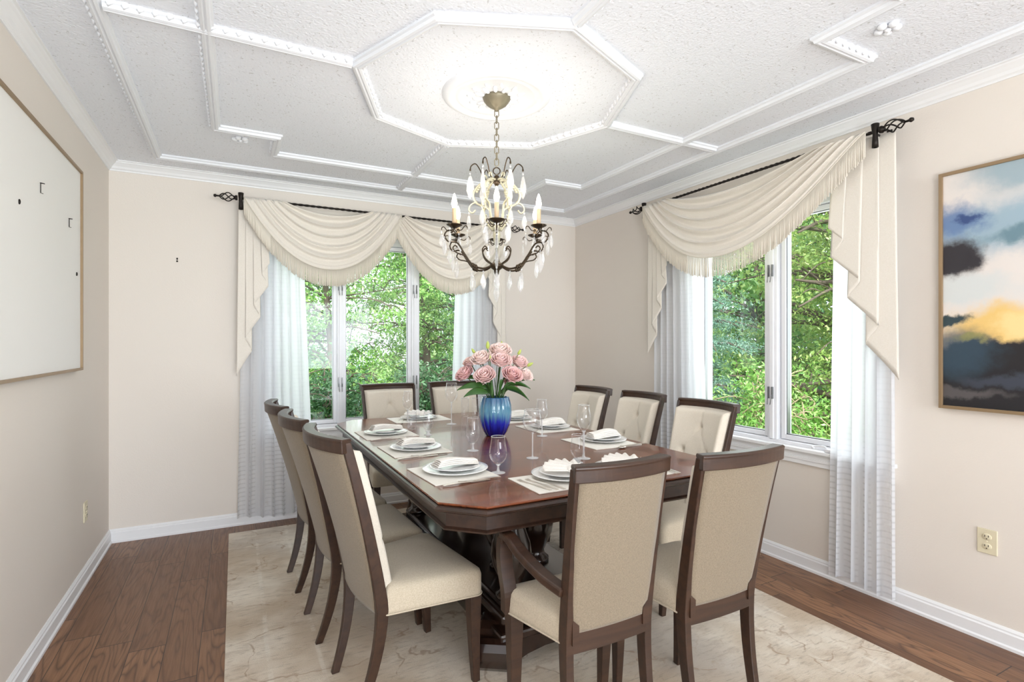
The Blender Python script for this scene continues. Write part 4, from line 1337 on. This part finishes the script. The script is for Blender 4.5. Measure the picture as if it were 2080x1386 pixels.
def leaf(u0, v0, u1, v1, d0, d1, w, label, sag=0.02):
    a = px2(u0, v0, d0); b = px2(u1, v1, d1)
    root = a
    mb = MB()
    def P(s, tt):
        p = a.lerp(b, tt) + Vector((0, 0, sag * math.sin(PI * tt)))
        wd = w * math.sin(PI * min(1, tt ** 0.8 * 0.97 + 0.03)) ** 0.8
        side_ = (b - a).cross(Vector((0, 0, 1))).normalized() * 0.55 + Vector((0, 0, 1)) * 0.83 - FV * 0.1
        q = (s - 0.5) * 2
        return p + side_ * wd * q * 0.5 + Vector((0, 0, 1)) * 0.004 * abs(q) + (-FV) * 0.004 * (1 - abs(q))
    mb.grid(P, 6, 18)
    o = mb.build('leaf_spray', 'leaf_green', solid=0.0008)
    tag(o, label, 'leaf', 'long green leaves of the bouquet')
    return o
leaf(990, 790, 929, 794, -0.05, -0.05, 0.040, 'long green leaf reaching farthest left over the vase rim')
leaf(993, 800, 943, 808, -0.07, -0.09, 0.044, 'long green leaf drooping left beside the vase')
leaf(992, 778, 932, 773, -0.01, 0.0, 0.028, 'green leaf under the leftmost rose')
leaf(1028, 790, 1076, 815, -0.06, -0.08, 0.042, 'broad green leaf drooping right beside the vase')
leaf(1025, 786, 1078, 791, -0.03, -0.02, 0.032, 'green leaf pointing right under the rightmost rose')
leaf(1030, 790, 1086, 773, 0.02, 0.03, 0.020, 'narrow curled leaf reaching farthest right')
leaf(1003, 806, 985, 772, -0.06, -0.07, 0.034, 'upright leaf below the front left rose')
leaf(1012, 806, 1012, 756, -0.06, -0.06, 0.030, 'upright leaf in the middle of the bouquet')
leaf(1020, 806, 1040, 778, -0.06, -0.06, 0.034, 'upright leaf below the front right rose')
leaf(1000, 806, 972, 786, -0.03, -0.02, 0.036, 'short broad leaf at the left of the vase mouth')
leaf(1008, 806, 1000, 745, -0.02, -0.03, 0.026, 'tall thin leaf between the two front roses')

leaf(1004, 806, 960, 778, 0.0, 0.02, 0.034, 'green leaf behind the leftmost rose')
leaf(1010, 806, 1058, 778, 0.02, 0.03, 0.034, 'green leaf behind the rightmost roses')
leaf(1000, 806, 998, 772, -0.075, -0.085, 0.040, 'short broad leaf in front of the stems, left of centre')
leaf(1014, 806, 1022, 774, -0.075, -0.085, 0.040, 'short broad leaf in front of the stems, right of centre')
leaf(1006, 806, 1010, 740, 0.01, 0.01, 0.040, 'tall broad leaf at the back of the bouquet centre')
leaf(1002, 806, 976, 748, 0.01, 0.01, 0.036, 'tall leaf below the upper left rose')
leaf(1010, 806, 1040, 748, 0.01, 0.01, 0.036, 'tall leaf below the upper right rose')

# ------------------------------------------------------------------ chandelier
K = 0.9624
def zc(z): return 1.25 + (z - 1.25) * K
ch = thing('chandelier', 'bronze six-candle chandelier hung with clear crystals over the table', 'chandelier', (CX, CY, 0))
th0 = math.atan2(-CY, -CX)     # one arm towards the room's front corner
# canopy
mb = MB().lathe([(0.0, ZC), (0.058, ZC), (0.064, ZC - 0.012), (0.060, ZC - 0.022), (0.045, ZC - 0.042), (0.024, ZC - 0.056), (0.012, ZC - 0.062), (0.010, ZC - 0.070), (0.0, ZC - 0.071)], 40, flute=0.06, nf=16)
mb.build('canopy', 'bronze', ch)
# chain links
ztop, zbot = ZC - 0.068, zc(2.105)
nl = 9
ll = (ztop - zbot) / nl
for i in range(nl):
    zc_ = ztop - ll * (i + 0.5)
    pts = []
    hl, hw = ll * 0.62, 0.0095
    for k in range(20):
        a = 2 * PI * k / 20
        x_ = hw * math.cos(a); z_ = (hl - hw) * (1 if math.sin(a) > 0 else -1) + hw * math.sin(a)
        an = th0 + (PI / 2 if i % 2 == 0 else 0.25)
        pts.append((x_ * math.cos(an), x_ * math.sin(an), zc_ + z_))
    MB().tube(pts, 0.0022, 6, closed=True).build('chain_link', 'bronze', ch)
mb = MB()
mb.tube([(0.016 * math.cos(a) * -math.sin(th0), 0.016 * math.cos(a) * math.cos(th0), zc(2.078) + 0.016 * math.sin(a)) for a in [2 * PI * k / 20 for k in range(20)]], 0.0028, 6, closed=True)
mb.lathe([(0.0, 0.012), (0.010, 0.010), (0.014, 0.0), (0.010, -0.012), (0.018, -0.022), (0.008, -0.035), (0.0, -0.038)], 16, (0, 0, zc(2.045)))
mb.build('top_ring', 'dark_bronze', ch)
hub = MB().lathe([(0.0, 1.655), (0.012, 1.652), (0.016, 1.64), (0.03, 1.632), (0.034, 1.622), (0.028, 1.612), (0.014, 1.602), (0.010, 1.585), (0.005, 1.572), (0.0, 1.568)], 20)
hub.v = [(a, b, zc(c_)) for a, b, c_ in hub.v]
hub.build('hub', 'dark_bronze', ch)
RB = 0.215
drops = []
for k in range(6):
    an = th0 + k * PI / 3
    ca, sa = math.cos(an), math.sin(an)
    def R3(r, z, tw=0.0): return (r * ca - tw * sa, r * sa + tw * ca, zc(z))
    # lower S arm
    mb = MB()
    p = smooth_path([R3(0.02, 1.625), R3(0.07, 1.605), R3(0.125, 1.618), R3(0.165, 1.665), R3(0.20, 1.712), R3(0.245, 1.715), R3(0.262, 1.742), R3(0.245, 1.765), R3(0.215, 1.762), R3(0.205, 1.742)], 6)
    mb.tube(p, 0.0042, 7, scale=[1.2 - 0.6 * i / len(p) for i in range(len(p))])
    p = smooth_path([R3(0.150, 1.650), R3(0.175, 1.66), R3(0.205, 1.668), R3(0.222, 1.685), R3(0.212, 1.70), R3(0.200, 1.692)], 5)
    mb.tube(p, 0.003, 6)
    p = smooth_path([R3(0.025, 1.630), R3(0.06, 1.655), R3(0.075, 1.69), R3(0.062, 1.712), R3(0.048, 1.70)], 5)
    mb.tube(p, 0.003, 6)
    # leafy wrap on the arm
    for q in (0.35, 0.42, 0.5):
        pp = smooth_path([R3(0.07, 1.605), R3(0.125, 1.618), R3(0.165, 1.665)], 6)
        c_ = pp[int(q * (len(pp) - 1))]
        mb.ball(tuple(c_), 0.008, 7, 5, (1, 1, 1.3))
    mb.tube([R3(0.23, 1.755), R3(RB, 1.775), R3(RB, 1.785)], 0.004, 6)
    mb.build('arm', 'dark_bronze', ch)
    # bobeche / drip pan
    bp = MB().lathe([(0.0, -0.004), (0.010, -0.006), (0.022, 0.0), (0.034, 0.006), (0.036, 0.009), (0.030, 0.006), (0.012, 0.002), (0.010, 0.006), (0.010, 0.012), (0.0, 0.012)], 20, (RB * ca, RB * sa, zc(1.785)))
    for kk in range(4):
        a2 = an + PI / 4 + kk * PI / 2
        c2, s2 = math.cos(a2), math.sin(a2)
        bx_, by_ = RB * ca, RB * sa
        bp.tube(smooth_path([(bx_ + 0.012 * c2, by_ + 0.012 * s2, zc(1.772)), (bx_ + 0.032 * c2, by_ + 0.032 * s2, zc(1.768)), (bx_ + 0.048 * c2, by_ + 0.048 * s2, zc(1.786)), (bx_ + 0.058 * c2, by_ + 0.058 * s2, zc(1.784)), (bx_ + 0.060 * c2, by_ + 0.060 * s2, zc(1.774))], 4), 0.0022, 5)
        if kk in (0, 3, 1, 2):
            drops.append((bx_ + 0.060 * c2, by_ + 0.060 * s2, zc(1.774), 0.85))
    bp.build('drip_pan', 'dark_bronze', ch)
    MB().lathe([(0.0, 0.0), (0.0095, 0.0), (0.0095, 0.075), (0.007, 0.078), (0.0, 0.078)], 14, (RB * ca, RB * sa, zc(1.79))).build('candle_sleeve', 'candle_sleeve', ch)
    MB().lathe([(0.0, 0.0), (0.007, 0.0), (0.0125, 0.018), (0.0125, 0.026), (0.008, 0.048), (0.003, 0.064), (0.0, 0.068)], 14, (RB * ca, RB * sa, zc(1.79) + 0.076)).build('flame_bulb', 'bulb', ch)
    ld = bpy.data.lights.new('candle_light', 'POINT'); ld.energy = 0.68; ld.color = (1.0, 0.92, 0.82); ld.shadow_soft_size = 0.016
    lo = bpy.data.objects.new('candle_light', ld); C.objects.link(lo); lo.parent = ch
    lo.location = (RB * ca, RB * sa, zc(1.79) + 0.175)
    # upper cage scrolls and hooks stand between the arms
    ca, sa = math.cos(an + PI / 6), math.sin(an + PI / 6)
    mb = MB()
    p = smooth_path([R3(0.012, 2.035), R3(0.05, 2.03), R3(0.085, 2.005), R3(0.108, 1.965), R3(0.095, 1.925), R3(0.066, 1.905), R3(0.058, 1.87), R3(0.045, 1.83), R3(0.018, 1.79)], 5)
    mb.tube(p, 0.0052, 7)
    p = smooth_path([R3(0.09, 1.93), R3(0.118, 1.915), R3(0.128, 1.89), R3(0.112, 1.875), R3(0.098, 1.89)], 5)
    mb.tube(p, 0.004, 6)
    p = smooth_path([R3(0.07, 2.015), R3(0.045, 2.03), R3(0.05, 2.055), R3(0.068, 2.05), R3(0.066, 2.035)], 5)
    mb.tube(p, 0.0038, 6)
    for q in (0.25, 0.4, 0.55):
        c_ = p[0].lerp(Vector(R3(0.108, 1.95)), q)
        mb.ball(tuple(c_), 0.007, 7, 5)
    mb.build('cage_scroll', 'antique_gold', ch)
    mb = MB()
    p = smooth_path([R3(0.03, 2.03), R3(0.06, 2.045), R3(0.078, 2.085), R3(0.098, 2.112), R3(0.118, 2.10), R3(0.122, 2.078)], 5)
    mb.tube(p, 0.0028, 6, scale=[1.0] * (len(p) - 3) + [1.3, 1.6, 1.6])
    mb.build('top_hook', 'dark_bronze', ch)
    drops.append(R3(0.122, 2.075) + (1.55,))
    drops.append(R3(0.128, 1.885) + (1.0,))
    ca, sa = math.cos(an), math.sin(an)
    drops.append(R3(0.222, 1.685) + (1.25,))
    drops.append(R3(0.262, 1.742) + (1.0,))
    drops.append(R3(0.13, 1.605) + (1.15,))
    drops.append(R3(0.07, 1.60) + (1.0,))
    drops.append(R3(0.06, 1.84) + (1.1,))
drops.append((0, 0, zc(1.568), 1.4))
# centre post
MB().lathe([(0.0, 1.65), (0.006, 1.65), (0.006, 1.70), (0.014, 1.72), (0.018, 1.75), (0.010, 1.79), (0.006, 1.80), (0.005, 2.03), (0.0, 2.03)], 14).build('centre_post', 'antique_gold', ch)
for (x_, y_, z_, s_) in drops:
    s_ *= 1.35
    mb = MB()
    a = random.Random(int(x_ * 1e4 + z_ * 1e5)).uniform(0, PI)
    mt = Matrix.Translation((x_, y_, z_)) @ Matrix.Rotation(a, 4, 'Z')
    mb.lathe([(0.0, -0.003), (0.0042, -0.008), (0.0042, -0.012), (0.0, -0.017)], 6, mat=mt, smooth=False)
    mb.lathe([(0.0, -0.018), (0.004 * s_, -0.024), (0.0095 * s_, -0.018 - 0.022 * s_), (0.0105 * s_, -0.018 - 0.032 * s_), (0.0055 * s_, -0.018 - 0.046 * s_), (0.0, -0.018 - 0.053 * s_)], 8, sy=0.5, mat=mt, smooth=False)
    mb.build('crystal_drop', 'crystal', ch)

# ------------------------------------------------------------------ wall things
# big blank canvas on the left wall
cv = thing('framed_canvas', 'large blank white canvas in a thin bronze frame on the left wall', 'picture', (XL, 0, 0))
y0_, y1_, z0_, z1_ = 1.75, 3.333, 1.118, 2.103
MB().box(0.002, 0.022, y0_ + 0.008, y1_ - 0.008, z0_ + 0.008, z1_ - 0.008).build('canvas', 'canvas_white', cv)
mb = MB()
for a in ((y0_, y0_ + 0.012, z0_, z1_), (y1_ - 0.012, y1_, z0_, z1_)): mb.box(0.0, 0.032, a[0], a[1], a[2], a[3], 0.001)
for a in ((y0_ + 0.012, y1_ - 0.012, z0_, z0_ + 0.012), (y0_ + 0.012, y1_ - 0.012, z1_ - 0.012, z1_)): mb.box(0.0, 0.032, a[0], a[1], a[2], a[3], 0.001)
mb.build('frame', 'bronze_frame', cv)
for hy_, hz_, sz_ in ((2.70, 1.86, 1.0), (3.105, 1.805, 1.0)):
    mb = MB()
    mb.tube([(0.024, hy_, hz_ + 0.02), (0.026, hy_, hz_ + 0.018), (0.026, hy_, hz_ - 0.02), (0.030, hy_ + 0.012, hz_ - 0.02)], 0.0016, 5)
    mb.tube([(0.026, hy_ - 0.002, hz_ + 0.018), (0.034, hy_ + 0.014, hz_ + 0.02)], 0.0022, 5)
    mb.build('picture_hook', 'black_iron', cv)
for hy_, hz_ in ((2.475, 1.752), (3.245, 1.585)):
    MB().ball((0.024, hy_, hz_), 0.0065, 8, 6, (0.6, 0.8, 1.5)).build('nail_head', 'black_iron', cv)
# nail hook on back wall
mb = MB(); mb.ball((-0.336, YB - 0.004, 1.807), 0.006, 8, 5, (0.8, 0.8, 1.2)); mb.ball((-0.336, YB - 0.004, 1.79), 0.0055, 8, 5); mb.tube([(-0.336, YB - 0.003, 1.807), (-0.336, YB - 0.003, 1.79)], 0.0015, 5)
tag(mb.build('wall_hook', 'black_iron'), 'tiny black hook on the bare back wall left of the curtains', 'hook')

# abstract painting on the right wall
pt = thing('abstract_painting', 'abstract painting of blue, black and yellow clouds on the right wall', 'painting', (0, 0, 0))
y0_, y1_, z0_, z1_ = 0.46, 1.221, 0.964, 2.001
MB().box(XR - 0.028, XR - 0.002, y0_ + 0.008, y1_ - 0.012, z0_ + 0.012, z1_ - 0.012).build('painted_canvas', 'abstract', pt)
mb = MB()
for a in ((y0_, y0_ + 0.014, z0_, z1_), (y1_ - 0.014, y1_, z0_, z1_), (y0_ + 0.014, y1_ - 0.014, z0_, z0_ + 0.014), (y0_ + 0.014, y1_ - 0.014, z1_ - 0.014, z1_)):
    mb.box(XR - 0.038, XR, a[0], a[1], a[2], a[3], 0.001)
mb.build('frame', 'bronze_frame', pt)

def outlet(wall, s_, z_, label, ivory=True):
    o = thing('power_outlet', label, 'outlet')
    if wall == 'right': W = lambda s, d, z: (XR - d, s_ + s, z_ + z)
    else: W = lambda s, d, z: (XL + d, s_ + s, z_ + z)
    def bx_(mb, a0, a1, d0, d1, c0, c1, bev=0.0):
        p, q = W(a0, d0, c0), W(a1, d1, c1)
        mb.box(min(p[0], q[0]), max(p[0], q[0]), min(p[1], q[1]), max(p[1], q[1]), min(p[2], q[2]), max(p[2], q[2]), bev)
    mb = MB(); bx_(mb, -0.034, 0.034, 0, 0.006, -0.052, 0.052, 0.002)
    mb.build('cover_plate', 'ivory_plastic', o)
    for zz_ in (0.020, -0.020):
        mb = MB()
        rot = Matrix.Translation(W(0, 0.006, zz_)) @ Matrix.Rotation(PI / 2 if wall == 'left' else -PI / 2, 4, 'Y')
        mb.lathe([(0.0, 0.0), (0.0165, 0.0), (0.0165, 0.002), (0.015, 0.003), (0.0, 0.003)], 24, sx=0.82, mat=rot)
        fc = mb.build('receptacle', 'ivory_plastic', o)
        mb = MB()
        for a in (-0.006, 0.006): bx_(mb, a - 0.0012, a + 0.0012, 0.0085, 0.0098, zz_ - 0.001, zz_ + 0.007)
        bx_(mb, -0.002, 0.002, 0.0085, 0.0098, zz_ - 0.010, zz_ - 0.006)
        mb.build('slots', 'slot_dark', fc)
    mb = MB(); mb.ball(W(0, 0.006, 0), 0.003, 8, 5); mb.build('screw', 'ivory_plastic', o)
outlet('right', 1.061, 0.417, 'ivory duplex power outlet on the right wall below the painting')
outlet('left', 3.52, 0.365, 'ivory duplex power outlet low on the left wall near the corner')

# floor register
fr = thing('floor_register', 'small pale metal floor vent by the right wall below the window', 'vent', (2.72, 2.24, 0.0))
MB().box(-0.04, 0.04, -0.13, 0.13, 0.0, 0.006, 0.002).build('vent_frame', 'brass_register', fr)
mb = MB()
for k in range(9):
    mb.box(-0.028, 0.028, -0.105 + k * 0.025, -0.095 + k * 0.025, 0.006, 0.008)
mb.build('louvres', 'slot_dark', fr)

# ------------------------------------------------------------------ outdoors
tag(MB().box(-30, 40, -20, 45, -0.75, -0.65).build('lawn', 'lawn'), 'green lawn outside the windows', 'lawn', kind='structure')
tag(MB().box(-1.0, 6.0, 17.0, 23.0, -0.65, -0.64).build('driveway', 'driveway_concrete'), 'pale driveway beyond the trees behind the back window', 'driveway', kind='structure')

def leaves_obj(pts, nrm, size, aspect, mat, parent, name, seed, droop=0.3):
    rg = np.random.default_rng(seed)
    n = len(pts)
    ax = rg.normal(size=(n, 3)) * 1.0 + nrm
    ax[:, 2] -= droop
    ax /= np.linalg.norm(ax, axis=1)[:, None]
    rv = rg.normal(size=(n, 3))
    sd = np.cross(ax, rv); sd /= np.linalg.norm(sd, axis=1)[:, None]
    L = size * rg.uniform(0.6, 1.3, n)[:, None]
    Wd = L * aspect
    a = pts; b = pts + ax * L * 0.5 + sd * Wd * 0.5; c_ = pts + ax * L; d_ = pts + ax * L * 0.5 - sd * Wd * 0.5
    V = np.stack([a, b, c_, d_], axis=1).reshape(-1, 3)
    me = bpy.data.meshes.new(name)
    me.vertices.add(4 * n); me.vertices.foreach_set('co', V.astype(np.float32).ravel())
    me.loops.add(4 * n); me.loops.foreach_set('vertex_index', np.arange(4 * n, dtype=np.int32))
    me.polygons.add(n)
    me.polygons.foreach_set('loop_start', np.arange(0, 4 * n, 4, dtype=np.int32))
    me.polygons.foreach_set('loop_total', np.full(n, 4, dtype=np.int32))
    me.update(calc_edges=True); me.validate()
    me.materials.append(M[mat])
    o = bpy.data.objects.new(name, me); C.objects.link(o); o.parent = parent
    return o
def tree(x_, y_, height, spread, nleaf, mat, label, seed, leafsize=0.07, aspect=0.45, low=0.0, trunk_r=0.09, kind='broad', bark='bark', ncl=70, group='trees outside the windows', clsize=0.28, vis=None):
    rg = random.Random(seed); ng = np.random.default_rng(seed)
    root = thing('tree', label, 'tree', (x_, y_, -0.65), 0, group)
    mb = MB()
    lean = (rg.uniform(-0.3, 0.3), rg.uniform(-0.3, 0.3))
    tp = smooth_path([(0, 0, 0), (lean[0] * 0.3, lean[1] * 0.3, height * 0.35), (lean[0], lean[1] * 0.6, height * 0.7), (lean[0] * 1.2, lean[1], height)], 6)
    mb.tube(tp, trunk_r, 9, scale=[1.0 - 0.85 * i / (len(tp) - 1) for i in range(len(tp))])
    cl = []
    for k in range(ncl):
        q = low + (0.98 - low) * (k + rg.random()) / ncl
        c0 = tp[min(len(tp) - 1, int(q * (len(tp) - 1)))]
        an = rg.uniform(0, 2 * PI)
        if kind == 'conifer':
            R = spread * (1.02 - q) * rg.uniform(0.75, 1.05)
            end = c0 + Vector((math.cos(an) * R, math.sin(an) * R, -0.25 * R + 0.1))
            mid = c0 + (end - c0) * 0.5 + Vector((0, 0, 0.06))
            reps = 7
        else:
            R = spread * math.sin(PI * min(1, 0.25 + 0.72 * (q - low) / (1 - low))) ** 0.7 * rg.uniform(0.45, 1.05)
            end = c0 + Vector((math.cos(an) * R, math.sin(an) * R, rg.uniform(-0.15, 0.35) * R))
            mid = c0 + (end - c0) * 0.5 + Vector((rg.uniform(-.12, .12), rg.uniform(-.12, .12), rg.uniform(-0.05, 0.22)))
            reps = 4
        bp = smooth_path([c0, mid, end], 5)
        mb.tube(bp, trunk_r * rg.uniform(0.12, 0.36), 5, scale=[1.0 - 0.75 * i / (len(bp) - 1) for i in range(len(bp))])
        for r_ in range(reps):
            qq = rg.uniform(0.3, 1.0) if kind == 'broad' else (r_ + 0.8) / reps
            pc = bp[min(len(bp) - 1, int(qq * (len(bp) - 1)))]
            if kind == 'broad':
                e2 = pc + Vector((rg.uniform(-1, 1), rg.uniform(-1, 1), rg.uniform(-0.7, 0.7))) * clsize * 1.2
                mb.tube(smooth_path([pc, pc.lerp(e2, 0.5) + Vector((0, 0, 0.05)), e2], 3), 0.006, 4)
                cl.append((e2, clsize * rg.uniform(0.5, 1.0), (e2 - pc).normalized()))
            else:
                cl.append((pc, clsize * rg.uniform(0.4, 0.8), (end - c0).normalized()))
    mb.build('trunk', bark, root, doubles=False)
    cen = np.array([tuple(c_[0]) for c_ in cl]); rad = np.array([c_[1] for c_ in cl]); dn = np.array([tuple(c_[2]) for c_ in cl])
    idx = ng.integers(0, len(cl), nleaf)
    off = ng.normal(size=(nleaf, 3)) * 0.5
    off[:, 2] *= 0.55
    pts = cen[idx] + off * rad[idx][:, None]
    pts[:, 2] = np.maximum(pts[:, 2], 0.02)
    leaves_obj(pts, dn[idx] * 0.8, leafsize, aspect, mat, root, 'foliage', seed + 5)
    return root
# beyond the back window
tree(1.15, 7.0, 4.2, 1.35, 26000, 'foliage_bright', 'bright green leafy tree behind the middle pane of the back window', 3, 0.053, 0.4, 0.12, 0.07, ncl=60)
tree(2.75, 8.0, 4.6, 1.25, 40000, 'foliage_mid', 'green leafy tree behind the right part of the back window', 8, 0.053, 0.4, 0.05, 0.08, ncl=70)
tree(3.5, 8.6, 5.5, 1.7, 52000, 'foliage_blue', 'dark bluish conifer behind the right pane of the back window', 5, 0.037, 0.25, 0.0, 0.1, 'conifer', ncl=120)
tree(-0.1, 8.2, 4.8, 1.7, 22000, 'foliage_dark', 'thin dark tree with bare branches behind the left pane of the back window', 7, 0.050, 0.3, 0.25, 0.11, ncl=60)
tree(0.9, 6.1, 1.55, 0.9, 11000, 'foliage_dark', 'low dark green bush below the back window', 12, 0.06, 0.4, 0.0, 0.04, ncl=40)
tree(2.3, 6.4, 1.5, 0.9, 11000, 'foliage_dark', 'low dark bush behind the back-left dining chair', 13, 0.06, 0.4, 0.0, 0.04, ncl=40)
tree(5.2, 12.5, 6.5, 2.6, 16000, 'foliage_mid', 'large green tree far behind the back window', 21, 0.16, 0.45, 0.05, 0.14, ncl=70, clsize=0.6)
tree(0.6, 13.5, 6.0, 2.6, 14000, 'foliage_mid', 'large green tree beyond the driveway side of the back window', 22, 0.16, 0.45, 0.1, 0.14, ncl=60, clsize=0.6)
# beyond the right window
tree(5.1, 4.6, 4.0, 1.15, 52000, 'foliage_blue', 'bluish spruce behind the left sash of the right-hand window', 31, 0.034, 0.25, 0.0, 0.08, 'conifer', ncl=120)
tree(5.9, 3.4, 4.4, 1.55, 40000, 'foliage_olive', 'tangled leafy tree behind the right sash of the right-hand window', 34, 0.046, 0.4, 0.1, 0.12, ncl=80)
tree(7.5, 5.6, 5.5, 2.0, 20000, 'foliage_mid', 'tall green tree farther out behind the right-hand window', 36, 0.12, 0.45, 0.03, 0.12, ncl=80, clsize=0.45)
tree(8.2, 3.6, 5.5, 2.0, 20000, 'foliage_olive', 'tall olive green tree farthest right behind the right-hand window', 37, 0.12, 0.45, 0.03, 0.12, ncl=80, clsize=0.45)
tree(4.6, 3.5, 1.5, 0.7, 10000, 'foliage_bright', 'low bright green shrub just outside the right-hand window', 38, 0.05, 0.35, 0.0, 0.03, ncl=40, bark='pale_twig')
tree(11.5, 8.5, 7.5, 3.2, 18000, 'foliage_dark', 'distant dark tree behind the spruce of the right-hand window', 39, 0.2, 0.5, 0.0, 0.16, ncl=70, clsize=0.8)
